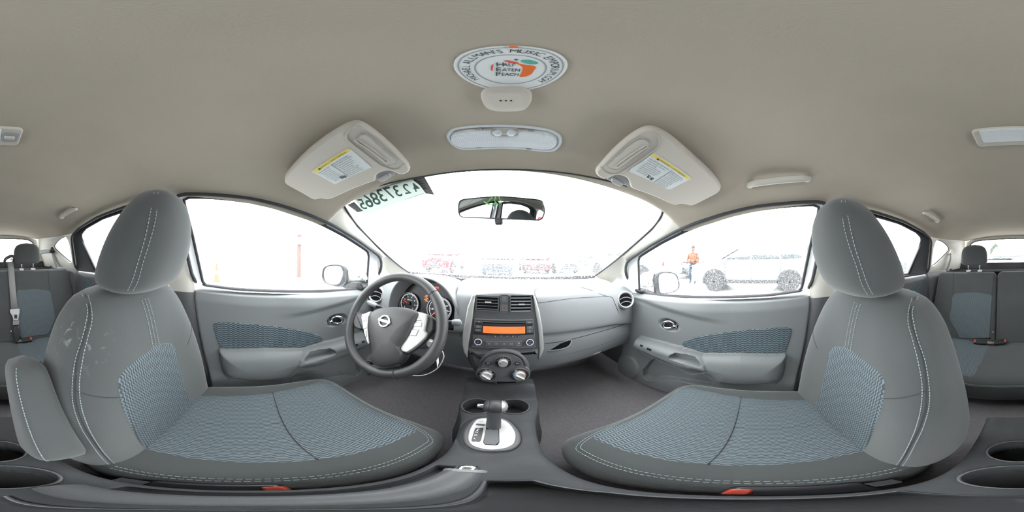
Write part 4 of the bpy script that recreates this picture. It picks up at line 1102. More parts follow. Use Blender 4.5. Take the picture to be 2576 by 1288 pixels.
def gauge(x, y, r, nums, a0, a1, needle, nm):
    c = gp(x, y)
    o = MB().lathe(GF, [(r*1.0, 0), (r*1.0, .008), (r*.95, .012), (r*.90, .006), (r*.88, .003)], 48, c=c).build('gauge', M['black'], IC, ang=50)
    MB().ringslab(GF, ell(c[0], c[1], r*1.02, n=60), ell(c[0], c[1], r*.96, n=60), .008, .0128, n=72).build('bezel', M['silver'], o)
    b = MB()
    n = (len(nums)-1)*2
    for i in range(n*2+1):
        a = rad(a0 + (a1-a0)*i/(n*2)); r1 = r*.86; r0 = r*(.74 if i % 4 == 0 else .80)
        b.tube([GF.w(c[0]+r0*math.cos(a), c[1]+r0*math.sin(a), .0045), GF.w(c[0]+r1*math.cos(a), c[1]+r1*math.sin(a), .0045)], .0006 if i % 4 else .0009, 4)
    for i, t in enumerate(nums):
        a = rad(a0 + (a1-a0)*i/(len(nums)-1)); b.text(GF, t, c[0]+r*.60*math.cos(a), c[1]+r*.60*math.sin(a), r*.19 if len(t) < 3 else r*.16, h=.0045)
    b.tube([GF.w(c[0]+r*.88*math.cos(rad(a)), c[1]+r*.88*math.sin(rad(a)), .0045) for a in np.linspace(a0, a1, 40)], .0007, 4)
    b.text(GF, nm, c[0], c[1]+r*.32, r*.12, h=.0045)
    b.build('scale', M['glow_white'], o)
    a = rad(needle); MB().tube([GF.w(c[0]+r*.12*math.cos(a), c[1]+r*.12*math.sin(a), .008), GF.w(c[0]+r*.78*math.cos(a), c[1]+r*.78*math.sin(a), .008)], [.0018, .0008], 6).build('needle', M['glow_red'], o)
    MB().lathe(GF, [(r*.16, .004), (r*.16, .010), (r*.10, .012)], 20, c=c).build('needle_hub', M['black'], o)
    return c
gauge(760,495,.052,list('01234567'),225,-45,163,'x1000r/min')
gauge(1068,555,.055,['0','20','40','60','80','100','120','140'],225,-45,225,'MPH')
c = gp(935, 445); d = MB().slab(GF, rr(c[0], c[1], .026, .036, .004), .0, .004).build('trip_display', M['black'], IC)
b = MB()
for k in range(5): b.slab(GF, rr(c[0]+(-.003 if k % 2 else .002), c[1]+.012-k*.006, .015-.002*(k % 3), .0032, .0008), .004, .0046)
b.build('display_glow', M['glow_orange'], d)
c = gp(1040, 335); MB().slab(GF, rr(c[0], c[1], .018, .007, .002), .0, .004).build('warning_light', M['glow_red'], IC)

# ---- steering column with stalks
SC = thing('steering_column', 'dark steering column shroud with two control stalks', 'steering column', (-.33, .5, .80))
WC = Vector((-.330, .395, .938)); WT = rad(30); WN = Vector((0, -math.cos(WT), math.sin(WT)))
WF = Frame(WC, WN, (0, math.sin(WT), math.cos(WT))); WF.u = Vector((1, 0, 0)); WF.v = Vector((0, math.sin(WT), math.cos(WT)))
rows = []
for h, rx, ry in ((-.045, .052, .048), (-.06, .062, .058), (-.10, .066, .062), (-.22, .066, .066), (-.3, .06, .06)):
    rows.append([WF.w(rx*sgp(math.cos(a), .7), -.012 + ry*sgp(math.sin(a), .7), h) for a in [2*math.pi*k/36 for k in range(36)]])
b = MB().grid(rows, cu=True); b.cap(rows[0][::-1]); b.build('shroud', M['dash2'], SC, ang=60)
wp = lambda x, y, h=0.0: WF.pix(*z1(x, y), h)
def stalk(p0, p1, tip, nm):
    o = MB().tube(spline([p0, p0.lerp(p1, .5)+Vector((0, 0, .004)), p1], 12), [.009+.003*k/11 for k in range(12)], 12, flat=.7).build('stalk', M['black'], SC, ang=180)
    MB().tube([p1, p1.lerp(tip, .35), p1.lerp(tip, .8), tip], [.012, .015, .015, .008], 14, flat=.75).build('stalk_tip', M['dash'], o, ang=180)
h0 = -.085
q = lambda x, y: WF.w(*wp(x, y, h0), h0)
stalk(q(1090,715), q(1200,690), q(1292,690), 'wiper'); stalk(q(520,560), q(440,525), q(345,480), 'lamp')
kc = q(975, 905); F = Frame(kc, (.5, -1, .3), (0, 0, 1)); MB().lathe(F, [(.013, -.02), (.013, .004), (.010, .007), (.004, .007)], 24).build('ignition_lock', M['silver'], SC)

# ---- steering wheel
SW = thing('steering_wheel', 'black leather steering wheel with silver spokes and round chrome badge', 'steering wheel', tuple(WC))
rim = [WF.w(.1715*math.cos(a), .1715*math.sin(a), .006*abs(math.cos(a))) for a in [2*math.pi*k/120 for k in range(120)]]
rr_ = [.0155 + .0018*math.exp(-((abs((k/120*360+180) % 360-180)-25)/18)**2) + .0018*math.exp(-((abs((k/120*360+180) % 360-180)-150)/18)**2) for k in range(120)]
R_ = MB().tube(rim, rr_, 20, closed=True).build('rim', M['leather'], SW, ang=180)
for a in (46, 148, 212, 300):                                    # joints between leather sections
    ring = []
    c_, t_ = WF.w(.1715*math.cos(rad(a)), .1715*math.sin(rad(a)), .004), None
    er = (WF.w(math.cos(rad(a)), math.sin(rad(a))) - WF.o); 
    ring = [c_ + er*(.0166*math.cos(k)) + WF.n*(.0166*math.sin(k)) for k in [2*math.pi*i/24 for i in range(24)]]
    MB().tube(ring, .0009, 5, closed=True).build('leather_joint', M['seam'], R_, ang=180)
b = MB()
for a0, a1 in ((60, 150), (215, 300)):
    for a in np.arange(a0, a1, 1.6):
        q0 = WF.w(.1563*math.cos(rad(a)), .1563*math.sin(rad(a)), .005); q1 = WF.w(.1563*math.cos(rad(a+.9)), .1563*math.sin(rad(a+.9)), .001); b.tube([q0, q1], .0006, 4)
b.build('rim_stitching', M['dash'], R_, ang=180)['kind'] = 'stuff'
hub = [wp(*q, .022) for q in ((375,580),(440,545),(560,527),(700,532),(800,556),(850,588),(838,640),(795,740),(735,850),(685,920),(668,960),(690,1005),(665,1060),(620,1105),(540,1132),(440,1136),(395,1115),(372,1080),(380,1000),(366,900),(352,800),(346,700),(352,620))]
hp_ = spoly(hub, 90)
b = MB(); n = len(hp_); rings = []
cx = sum(p[0] for p in hp_)/n; cy = sum(p[1] for p in hp_)/n
for k, h in ((1.0, -.025), (1.0, .012), (.985, .019), (.95, .0235), (.8, .028), (.55, .031), (.25, .0325)): rings.append([WF.w(cx+(a-cx)*k, cy+(c-cy)*k, h) for a, c in hp_])
b.grid(rings, cu=True); b.cap(rings[-1]); HUB = b.build('hub_pad', M['leather'], SW, ang=60)
for pts in (((930,600),(985,625),(1020,660),(1015,760),(990,800),(930,870),(860,930),(740,1010),(700,1000),(730,850),(850,600)), ((290,598),(250,590),(212,560),(195,640),(205,730),(250,760),(290,770),(330,850),(362,900),(352,620)), ((400,1100),(372,1075),(330,1075),(360,1120),(430,1160),(520,1165),(600,1150),(640,1130),(610,1105))):
    pl = [wp(*q, .005) for q in pts]; MB().slab(WF, spoly(pl, 40), -.012, .008, bev=.006).build('spoke', M['leather'], SW, ang=60)
sp1 = [wp(*q, .016) for q in ((850,582),(885,590),(938,606),(942,640),(932,700),(918,770),(945,800),(925,845),(860,912),(790,965),(738,995),(692,985),(670,960),(684,910),(740,838),(800,722),(838,642))]
sp2 = [wp(*q, .016) for q in ((285,606),(330,590),(374,573),(354,640),(346,740),(356,850),(364,898),(345,915),(318,840),(290,720),(276,640))]
for pl, bts in ((sp1, (((828,668),(858,636),(890,668)), ((808,690),(890,688),(886,735),(806,730)), ((790,758),(862,762),(830,826),(764,818)))), (sp2, (((285,625),(325,618),(325,672),(290,680)), ((295,725),(325,728),(325,752),(296,756)), ((302,772),(325,772),(330,835),(318,838))))):
    o = MB().slab(WF, pl, -.01, .0175, bev=.003).build('spoke_trim', M['silver'], SW, ang=50)
    for q_ in bts:
        MB().slab(WF, [wp(*q, .0185) for q in q_], .01, .0195, bev=.0012).build('button', M['silver2'] if 'silver2' in M else M['silver'], o)
bc = wp(510, 675, .034)
b = MB(); b.ringslab(WF, ell(bc[0], bc[1], .0205, .0205, 48), ell(bc[0], bc[1], .0155, .0155, 48), .030, .0365); b.build('badge_ring', M['chrome'], HUB, bevel=.001)
o = MB().slab(WF, rr(bc[0], bc[1], .046, .0095, .0015), .030, .0375, bev=.001).build('badge_bar', M['chrome'], HUB)
MB().text(WF, 'NISSAN', bc[0], bc[1]-.0003, .0092, h=.0378, bold=.015, sx=1.15).build('badge_lettering', M['dash2'], HUB)
MB().text(WF, 'AIRBAG', *wp(480, 895, .033), .0075, h=.0326).build('embossed_lettering', M['dash2'], HUB)

# white loop hanging under the wheel
lp = [P(*z1(*q), Y=.50) for q in ((740,1215),(850,1228),(950,1210),(1050,1150),(1105,1060),(1108,1010),(1085,965),(1068,985),(1050,1080))]
T = thing('white_tie', 'thin white plastic loop hanging below the steering wheel', 'cable tie', tuple(lp[0]))
MB().tube(spline(lp, 50), .0022, 6).build('loop', M['white'], T, ang=180)
tg = [P(*z1(*q), Y=.495) for q in ((1035,1030),(1058,985),(1064,1090),(1046,1150))]; b = MB(); c = sum(tg, Vector())/4; F = Frame(c, CAM-c, (0, 0, 1)); b.slab(F, [F.loc(q) for q in tg], 0, .001); b.build('tag', M['white'], T)
# lower knee panel left of the column
KP = [[Vector((x, .585 + .05*k + .02*((x+.33)/.3)**2, .845 - .20*k)) for x in np.linspace(-.655, -.115, 24)] for k in np.linspace(0, 1, 12)]
MB().grid(KP).build('knee_panel', M['dash2'], DB, ang=180)

# ================================================================== CENTRE CONSOLE
CO = thing('centre_console', 'low grey plastic console between the front seats with cup holders and trays', 'centre console', (0, .1, .37))
KF = Frame((0, 0, .625), (0, 0, 1), (0, 1, 0))
z6 = lambda x, y: (1040 + x/3.927, 960 + y/3.927)
kp = lambda x, y, h=0.0: KF.pix(*z6(x, y), h)
WY = [-.36,-.25,-.1,.05,.14,.20,.28,.34,.38,.42,.46,.50,.55]; WX = [.072,.072,.066,.064,.064,.062,.070,.080,.094,.105,.108,.108,.108]
ny, nx = 300, 90
Yg = np.linspace(-.36, .53, ny)[:, None]*np.ones((1, nx)); Ug = np.ones((ny, 1))*np.linspace(-1.35, 1.35, nx)[None, :]
HWg = np.interp(Yg, WY, WX); Xg = HWg*np.clip(Ug, -1.0, 1.0) + np.sign(Ug)*np.clip(np.abs(Ug)-1, 0, 1)*.045
Zg = .622 - .010*np.abs(np.clip(Ug, -1, 1))**6 - np.clip(np.abs(Ug)-1, 0, 1)**.6*.50
inside = (np.abs(Ug) <= .97)
Zg += np.where(np.abs(Ug) <= 1.0, 0.05*sst(Yg, .445, .50), 0)
def dig(d, depth, soft=.003):
    global Zg
    Zg = np.where(inside, Zg - depth*sst(d, 0, soft), Zg)
cupc = [kp(628, 238), kp(992, 242)]
for (cx, cy), sx in zip(cupc, (-1, 1)):
    dig(.039 - np.hypot(Xg - .006 - cx, Yg - cy), .060, .005)
for (cy, ry, rx, dp) in ((-.215, .040, .042, .075), (-.120, .040, .045, .05)):
    dig(1*(.040 - np.hypot((Xg-.004)*.040/rx, (Yg-cy)*.040/ry)), dp, .005)
tray = [(-.002, .105), (.030, .105), (.050, .05), (.057, -.055), (.004, -.055)]
dig(sdp(Xg, Yg, tray), .035, .004)
slotb = [(-.056, .15), (-.016, .15), (-.016, -.06), (-.056, -.06)]
dig(sdp(Xg, Yg, slotb), .03, .006)
ringp = spoly([kp(*q) for q in ((470,560),(480,480),(540,395),(640,350),(850,345),(960,380),(1050,470),(1080,560),(1060,630),(960,690),(780,708),(620,695),(510,640))], 60)
dig(.004 - np.abs(sdp(Xg, Yg, ringp)), .003, .003)
rows = [[(Xg[i, j] - .006, Yg[i, j], Zg[i, j]) for j in range(nx)] for i in range(ny)]
b = MB().grid(rows); CB = b.build('console_body', M['console'], CO, ang=60)
for (cx, cy, r, ex) in ((*cupc[0], .039, 1), (*cupc[1], .039, 1), (-.002, -.215, .042, .96), (-.002, -.120, .046, .88)):
    MB().tube([(cx + r*math.cos(a), cy + r*ex*math.sin(a), .6235) for a in [2*math.pi*k/48 for k in range(48)]], .0018, 6, closed=True).build('cup_rim', M['dash2'], CO, ang=180)
MB().tube([(a-.006, c, .622) for a, c in tray], .0018, 6, closed=True).build('tray_rim', M['dash2'], CO, ang=180)
# shifter gate
GS = thing('gear_selector', 'automatic gear lever with barrel knob rising from a silver gate plate', 'gear lever', tuple(KF.w(*kp(780, 520))))
pl = spoly([kp(*q) for q in ((490,560),(500,480),(560,400),(650,358),(850,354),(950,388),(1035,475),(1062,560),(1040,625),(950,678),(780,694),(630,682),(525,632))], 60)
MB().slab(KF, pl, -.012, .003, bev=.004).build('gate_surround', M['dash2'], GS, ang=50)
pl = spoly([kp(*q, .004) for q in ((640,368),(750,360),(850,364),(935,400),(1000,480),(1012,560),(985,620),(900,660),(760,676),(640,655),(565,618),(536,560),(550,480),(590,408))], 60)
GP = MB().slab(KF, pl, .0, .0055, bev=.002).build('gate_plate', M['silver'], GS, ang=50)
MB().slab(KF, [kp(*q, .006) for q in ((725,408),(845,406),(850,598),(835,622),(815,630),(705,622),(690,600),(692,580))], .0, .0062).build('lever_slot', M['void'], GP)
MB().slab(KF, [kp(*q, .0064) for q in ((716,470),(840,468),(845,596),(812,624),(706,616),(694,590))], .0, .0066).build('slot_cover', M['dash2'], GP)
MB().slab(KF, spoly([kp(*q, .006) for q in ((612,462),(650,456),(690,458),(685,500),(662,588),(615,592),(574,585),(590,520))], 40), .0, .0063).build('position_window', M['black'], GP)
for t, x, y in (('P',640,472),('R',632,484),('N',622,500),('D',616,528),('L',606,560)):
    a = kp(x, y, .007); MB().text(KF, t, a[0], a[1], .0075, h=.0066).build('position_letter', M['white'], GP)
MB().slab(KF, rr(*kp(662, 425, .006), .018, .008, .003), .0, .0065).build('lock_release_slot', M['dash2'], GP)
MB().slab(KF, ell(*kp(670, 390, .006), .0048, .0038), .0, .0062).build('lock_release_button', M['visor'], GP)
lb, lt = P(*z6(790, 440), Z=.632), P(*z6(800, 285), Z=.705)
MB().tube([lb - Vector((0, 0, .03)), lb, lb.lerp(lt, .5), lt], [.0165, .0165, .0155, .017], 16, flat=.85).build('lever', M['dash2'], GS, ang=180)
kc = P(*z6(810, 245), Z=.722)
prof = [(-.026,.006),(-.024,.013),(-.019,.0185),(-.0128,.0210),(-.0124,.0200),(-.0118,.0212),(0,.0225),(.0118,.0212),(.0124,.0200),(.0128,.0210),(.019,.0185),(.024,.012),(.026,.004)]
XF = Frame(kc, (1, 0, 0), (0, 0, 1))
K = MB().lathe(XF, [(r, x) for x, r in prof], 28).build('knob', M['leather'], GS, ang=60)
MB().lathe(XF, [(.0212, .0128), (.0188, .0191), (.0122, .0242), (.0035, .0263)], 28).build('knob_end_cap', M['silver'], K, ang=60)
MB().lathe(XF, [(.0035, -.0263), (.0132, -.0242), (.0188, -.0191), (.0212, -.0128)], 28).build('knob_end_cap', M['leather'], K, ang=60)
MB().lathe(XF, [(.0078, -.020), (.0080, -.036), (.0064, -.038)], 20).build('shift_button', M['chrome'], K, ang=60)
# parking brake
PB = thing('parking_brake', 'grey hand brake lever with chrome push button on the console', 'hand brake', (-.03, -.02, .60))
c = P(1170, 1184, Z=.672)
pts = [c, c + Vector((-.002, -.05, -.004)), c + Vector((-.004, -.12, -.014)), c + Vector((-.004, -.20, -.04))]
MB().tube(spline(pts, 24), [.0175]*10 + [.0165]*14, 18, flat=.9).build('grip', M['dash2'], PB, ang=60)
F = Frame(c, (0, 1, .25), (0, 0, 1))
MB().lathe(F, [(.0178, -.004), (.0178, .002), (.014, .004)], 24).build('collar', M['dash'], PB, ang=50)
MB().lathe(F, [(.011, .002), (.011, .012), (.009, .015), (.004, .0155)], 24).build('release_button', M['chrome'], PB, ang=50)

# ================================================================== THINGS ON THE HEADLINER
CS = [q for r in CG for q in r]
_CA = np.array([proj(q) for q in CS]); _CD = np.array([(q-CAM).length for q in CS])
def on_ceil(px, py, off=.002):
    e = np.hypot(np.minimum(abs(_CA[:, 0]-px), 2576-abs(_CA[:, 0]-px))*np.cos((644-py)/1288*math.pi), _CA[:, 1]-py); near = np.argsort(e)[:6]
    wts = 1/(e[near]+.5)**2; d = float((_CD[near]*wts).sum()/wts.sum())
    return CAM + ray(px, py)*(d-off)
M['label_white'] = mat('label_paper', (.66, .70, .70), .5)
M['label_yellow'] = mat('label_yellow', (.78, .62, .10), .5)
M['ink'] = mat('label_ink', (.06, .07, .08), .6)
def visor(s, zo, outl, lid, groove, label, band, clip_px):
    T = thing('sun_visor', 'folded-up beige sun visor with warning label above the %s' % ('steering wheel' if s < 0 else 'glove box'), 'sun visor', (s*.3, .30, 1.36), group='sun visors')
    px = lambda q: (zo[0] + q[0]/4.954, zo[1] + q[1]/4.954)
    o = Vector((s*.1, .22, 1.430)); F = Frame(o, Vector((-.2*s, -.2, -1)), (0, -1, 0))
    pl = spoly([F.pix(*px(q), .006) for q in outl], 120)
    n = len(pl); b = MB(); rings = []
    for ins_, h in ((.003, -.016), (.001, -.010), (0, -.003), (.0015, .003), (.004, .006), (.007, .0072)):
        rings.append([F.w(a, c, h) for a, c in (inset(pl, ins_) if ins_ else pl)])
    b.grid(rings, cu=True); b.cap(rings[0][::-1]); b.cap(rings[-1]); V = b.build('visor_panel', M['visor'], T, ang=60)
    lp = spoly([F.pix(*px(q), .009) for q in lid], 60)
    L = MB().slab(F, lp, .0, .0125, bev=.004).build('mirror_cover', M['visor'], T, ang=60)
    n2 = len(lp); cx, cy = sum(p[0] for p in lp)/n2, sum(p[1] for p in lp)/n2
    far = max(lp, key=lambda p: math.hypot(p[0]-cx, p[1]-cy)); ang = math.atan2(far[1]-cy, far[0]-cx); Lh = math.hypot(far[0]-cx, far[1]-cy)
    ca, sa = math.cos(ang), math.sin(ang)
    off = -.006 if (ca*0 + 1) else 0
    gl = [(cx + x*ca - y*sa, cy + x*sa + y*ca) for x, y in rr(0, 0, Lh*1.5, .007, .003)]
    ofs = Vector((label[0][0]-lid[0][0], label[0][1]-lid[0][1]))
    lc = F.pix(*px((sum(p[0] for p in label)/len(label), sum(p[1] for p in label)/len(label))), .0); d = Vector((lc[0]-cx, lc[1]-cy)).normalized()*.008
    gl = [(a+d.x, c+d.y) for a, c in gl]
    MB().tube([F.w(a, c, .0128) for a, c in gl], .0014, 6, closed=True).build('finger_pull', M['visor'], L, ang=180)
    MB().tube([F.w(a, c, .0118) for a, c in inset(lp, -.001)], .0009, 5, closed=True).build('cover_gap', M['shade'], L, ang=180)
    MB().tube(spline([F.w(*F.pix(*px(q), .008), .0082) for q in groove], 60), .0012, 6).build('raised_edge', M['visor'], V, ang=180)
    # label
    lb = [F.pix(*px(q), .008) for q in label]
    W_ = MB().slab(F, lb, .004, .0082).build('warning_label', M['label_white'], T)
    bd = [F.pix(*px(q), .0085) for q in band]
    Bn = MB().slab(F, bd, .004, .0086).build('label_band', M['label_yellow'], W_)
    # text frame: along the band
    p0, p1 = Vector(bd[0]), Vector(bd[1]); dr = (p1-p0); wd = dr.length; dr.normalize()
    O3 = F.w(p0.x, p0.y, .0084); U3 = F.w(p1.x, p1.y, .0084) - O3; U3.normalize()
    LF = Frame(O3, F.n, (0, 0, 1)); LF.u = U3; LF.v = F.n.cross(U3)
    lbs = [LF.loc(F.w(a, c, .0084)) for a, c in lb]; hh = -min(p[1] for p in lbs)
    t = MB(); t.text(LF, 'WARNING // AVERTISSEMENT', wd*.54, -hh*.075, hh*.082, h=.0008, bold=0.0)
    t.tube([LF.w(wd*.16+hh*.04*math.cos(rad(a)), -hh*.08+hh*.04*math.sin(rad(a)), .0007) for a in (90, 210, 330)], hh*.012, 4, closed=True)
    en = ['EVEN WITH ADVANCED AIR BAGS', '• Children can be killed or seriously injured', '   by the air bag', '• The back seat is the safest place for children', '• Never put a rear-facing child seat in the front', '• Always use seat belts and child restraints', "• See owner's manual for", '   more information', '   about air bags']
    fr = ['MÊME AVEC DES COUSSINS', 'GONFLABLES AVANCÉS', '• Les enfants peuvent être tués', '   ou gravement blessés', '• Le siège arrière est le plus sûr', '   pour les enfants', "• Ne jamais placer un siège d'enfant", "   orienté vers l'arrière à l'avant", '• Toujours utiliser les ceintures', '   et dispositifs de retenue']
    ce, cf, we, wf = (.03, .58, .54, .38) if s > 0 else (.03, .44, .38, .50)
    for tx, x0, w_, n_ in ((en, ce, we, len(en)), (fr, cf, wf, len(fr))):
        for i, l in enumerate(tx):
            t.text(LF, l, wd*x0 + .001, -hh*(.21 + .078*i), hh*.062, h=.0003, align='LEFT', sx=min(1.0, wd*w_/(len(l)*hh*.062*(.66 if l.isupper() else .5))))
    # small pictogram of a child seat struck out
    for k, (dx, dy) in enumerate(((.36, .78), (.45, .80))):
        cxp, cyp = wd*(dx if s > 0 else dx*.80), -hh*(dy + .06); r = hh*.065
        t.slab(LF, [(cxp-r*.7, cyp-r), (cxp+r*.6, cyp-r), (cxp+r*.9, cyp-r*.3), (cxp, cyp-r*.2), (cxp-r*.2, cyp+r), (cxp-r*.8, cyp+r)], .0, .0004)
        t.slab(LF, ell(cxp+r*.45, cyp+r*.45, r*.33, n=12), .0, .0004)
    xm = wd*(.565 if s > 0 else .43); t.tube([LF.w(xm, -hh*.16, .0004), LF.w(xm, -hh*.95, .0004)], .0004, 4)
    o_ = t.build('label_print', M['ink'], W_)
    # retaining clip, with a pale plate added to lighten the dark notch
    rc_ = spoly([F.pix(*px((clip_px[0]+dx*(1 if s > 0 else -1), clip_px[1]+dy)), -.004) for dx, dy in ((-135,-30),(-40,-85),(60,-80),(130,-20),(165,60),(90,40),(-30,10))], 40)
    MB().slab(F, rc_, -.016, -.004, bev=.002).build('recess_fill', M['shade'], T, ang=60)
    c = F.pix(*px(clip_px), .0); K = MB().slab(F, spoly([(c[0]-.018, c[1]-.004), (c[0]-.012, c[1]-.010), (c[0]+.012, c[1]-.010), (c[0]+.018, c[1]-.004), (c[0]+.014, c[1]+.005), (c[0]-.014, c[1]+.005)], 30), -.012, .004, bev=.003).build('clip', M['shade'], T, ang=60)
M['shade'] = mat('grey_trim', (.36, .36, .36), .6)
visor(1, (1440, 300), ((290,640),(345,575),(500,405),(700,230),(850,142),(950,118),(1050,132),(1200,205),(1400,370),(1600,555),(1750,700),(1840,815),(1855,860),(1830,910),(1750,960),(1550,1060),(1470,1082),(1400,1066),(1340,1062),(1280,1075),(1200,1050),(1000,960),(800,890),(725,855),(700,790),(670,742),(610,712),(540,707),(440,745),(380,750),(320,720),(286,680)),
      ((440,560),(470,600),(560,616),(640,575),(800,450),(935,345),(968,295),(940,252),(850,234),(760,272),(600,405),(500,495)), ((345,590),(400,655),(500,683),(620,660),(850,510),(1045,365),(1082,285),(1060,205),(985,140)),
      ((1012,422),(1478,728),(1470,748),(1225,872),(1180,870),(712,655),(735,612),(860,540)), ((1000,428),(1472,738),(1440,756),(983,457)), (565, 780))
visor(-1, (700, 300), ((78,740),(100,690),(300,470),(500,300),(750,130),(880,67),(980,52),(1080,82),(1250,200),(1450,380),(1580,520),(1640,600),(1640,650),(1580,690),(1510,695),(1430,662),(1350,652),(1265,678),(1225,715),(1210,770),(1100,812),(900,890),(750,960),(650,1000),(580,1003),(535,992),(480,1005),(420,1000),(300,930),(150,850),(80,800)),
      ((965,240),(985,200),(1065,172),(1130,192),(1210,265),(1350,390),(1468,500),(1458,540),(1370,562),(1310,540),(1150,410),(1000,290)), ((985,62),(875,148),(847,218),(900,290),(1080,430),(1250,558),(1400,622),(1500,618),(1578,556)),
      ((412,652),(870,360),(905,378),(1160,602),(705,812)), ((430,650),(872,364),(905,388),(478,674)), (1320, 720))

# ---- microphone housing and round sticker
z7 = lambda x, y: (1100 + x/4.155, 90 + y/4.155)
CFm = Frame((0, .20, ceil_z(0, .20)), (0, -.08, -1), (0, -1, 0)); CFm.u = Vector((1, 0, 0))
T = thing('microphone_housing', 'small rounded beige plastic box with three dark holes on the headliner', 'microphone', tuple(CFm.o))
pl = spoly([CFm.pix(*z7(*q), .010) for q in ((455,650),(468,595),(530,560),(700,547),(880,550),(965,585),(990,640),(975,710),(925,768),(850,790),(700,795),(580,786),(495,740))], 60)
b = MB(); rings = []
for k, h in ((1.0, -.004), (1.0, .006), (.97, .010), (.90, .012), (.6, .0128)):
    cx, cy = sum(p[0] for p in pl)/len(pl), sum(p[1] for p in pl)/len(pl); rings.append([CFm.w(cx+(a-cx)*k, cy+(c-cy)*k, h) for a, c in pl])
b.grid(rings, cu=True); b.cap(rings[-1]); b.build('housing', M['visor'], T, ang=60)
for x in (662, 717, 772):
    q = CFm.pix(*z7(x, 679), .013); MB().lathe(CFm, [(.0014, .011), (.0014, .0134)], 12, c=q).build('hole', M['void'], T)
SFm = Frame((0, .13, ceil_z(0, .13) - .0015), (0, -.05, -1), (0, -1, 0)); SFm.u = Vector((1, 0, 0))
sc = SFm.pix(*z7(780, 342)); e0, e1 = SFm.pix(*z7(160, 330)), SFm.pix(*z7(1400, 320)); SR = (e1[0]-e0[0])/2
T = thing('round_sticker', 'round white shop sticker with peach drawing and ring of lettering on the headliner', 'sticker', tuple(SFm.w(*sc)))
tf, bf = SFm.pix(*z7(780, 103)), SFm.pix(*z7(780, 580)); SRy = (tf[1]-bf[1])/2; sc = (sc[0]-.001, (tf[1]+bf[1])/2)
M['sticker'] = mat('sticker_white', (.74, .76, .76), .35)
M['ringgrey'] = mat('sticker_grey', (.32, .34, .35), .5)
E_ = lambda k, n=72: ell(sc[0], sc[1], SR*k, SRy*k, n)
ST_ = MB().slab(SFm, E_(1.0), -.001, .001, bev=.0004).build('sticker_face', M['sticker'], T)
for k, w_ in ((.925, .012), (.635, .014)): MB().ringslab(SFm, E_(k+w_), E_(k-w_), .0009, .0013, n=96).build('printed_ring', M['ringgrey'], ST_)
b = MB(); txt = "MICHAEL ALLMAN'S MUSIC EMPORIUM.COM"
wd = {'I': .45, "'": .35, ' ': .6, '.': .4, 'M': 1.15, 'J': .7}
tot = sum(wd.get(c, .85) for c in txt); a = 212.0; span = 247.0
for c in txt:
    hw = wd.get(c, .85)/tot*span/2; a -= hw
    if c != ' ': b.text(SFm, c, sc[0]+SR*.785*math.cos(rad(a)), sc[1]+SRy*.785*math.sin(rad(a)), SR*.21, h=.0014, bold=0.0, rot=rad(a-90), sx=.85)
    a -= hw
b.build('ring_lettering', M['ink'], ST_)
pk = lambda x, y: SFm.pix(*z7(x, y), .0015)
M['peach'] = mat('peach_orange', (.80, .16, .03), .5); M['pinkred'] = mat('peach_red', (.72, .10, .08), .5)
MB().slab(SFm, spoly([pk(*q) for q in ((770,268),(850,290),(900,300),(1025,322),(1010,360),(980,400),(930,425),(860,430),(875,400),(890,360),(880,320))], 40), .0009, .0014).build('peach_half', M['peach'], ST_)
MB().slab(SFm, spoly([pk(*q) for q in ((690,262),(740,258),(800,268),(850,282),(840,292),(760,284),(720,272))], 30), .0009, .0013).build('peach_rim', M['pinkred'], ST_)
MB().slab(SFm, spoly([pk(*q) for q in ((560,350),(565,315),(585,300),(580,340),(575,372))], 24), .0009, .0013).build('peach_rim', M['pinkred'], ST_)
MB().slab(SFm, spoly([pk(*q) for q in ((870,265),(900,252),(980,255),(1050,280),(1040,296),(980,298),(910,285))], 30), .0009, .0014).build('leaf', M['cyan_glass'], ST_)
MB().slab(SFm, [pk(*q) for q in ((800,242),(835,242),(845,256),(815,258))], .0009, .0014).build('stem', M['ink'], ST_)
b = MB()
for t, x, y in (('HALF', 610, 302), ('EATEN', 608, 355), ('PEACH', 606, 402)):
    q = pk(x, y); b.text(SFm, t[0], q[0], q[1], .0115, h=.0016, align='LEFT', bold=.01, sx=.8); b.text(SFm, t[1:], q[0]+.0053, q[1]-.0006, .0088, h=.0016, align='LEFT', bold=.01, sx=.66)
b.build('centre_lettering', M['ink'], ST_)
q = SFm.pix(*z7(795, 118), .002); MB().slab(SFm, spoly([(q[0]-.0022, q[1]-.001), (q[0], q[1]-.0018), (q[0]+.0024, q[1]-.001), (q[0]+.002, q[1]+.0015), (q[0]-.002, q[1]+.0015)], 20), .0009, .0025).build('orange_tape', M['peach'], T)

# ---- front map lamp
DFm = Frame((0, .33, ceil_z(0, .33)), (0, -.19, -1), (0, -1, 0)); DFm.u = Vector((1, 0, 0))
M['lens'] = mat('frosted_lens', (.62, .66, .68), .25, spec=.6, grain=.0)
_m, _nt, _b = NT('ribbed_lens'); _b.inputs['Base Color'].default_value = (.66, .70, .72, 1); _b.inputs['Roughness'].default_value = .22
_tc = _nt.nodes.new('ShaderNodeTexCoord'); _ck = _nt.nodes.new('ShaderNodeTexVoronoi'); _ck.inputs['Scale'].default_value = 260; _ck.inputs['Randomness'].default_value = 0.0
_nt.links.new(_tc.outputs['Object'], _ck.inputs['Vector']); _bp = _nt.nodes.new('ShaderNodeBump'); _bp.inputs['Strength'].default_value = .9; _bp.inputs['Distance'].default_value = .0015
_nt.links.new(_ck.outputs['Distance'], _bp.inputs['Height']); _nt.links.new(_bp.outputs['Normal'], _b.inputs['Normal']); M['ribbed'] = _m
T = thing('map_lamp', 'wide oval interior lamp with clear ribbed lens and two round buttons', 'ceiling lamp', tuple(DFm.o))
dp = lambda x, y, h=.006: DFm.pix(*z7(x, y), h)
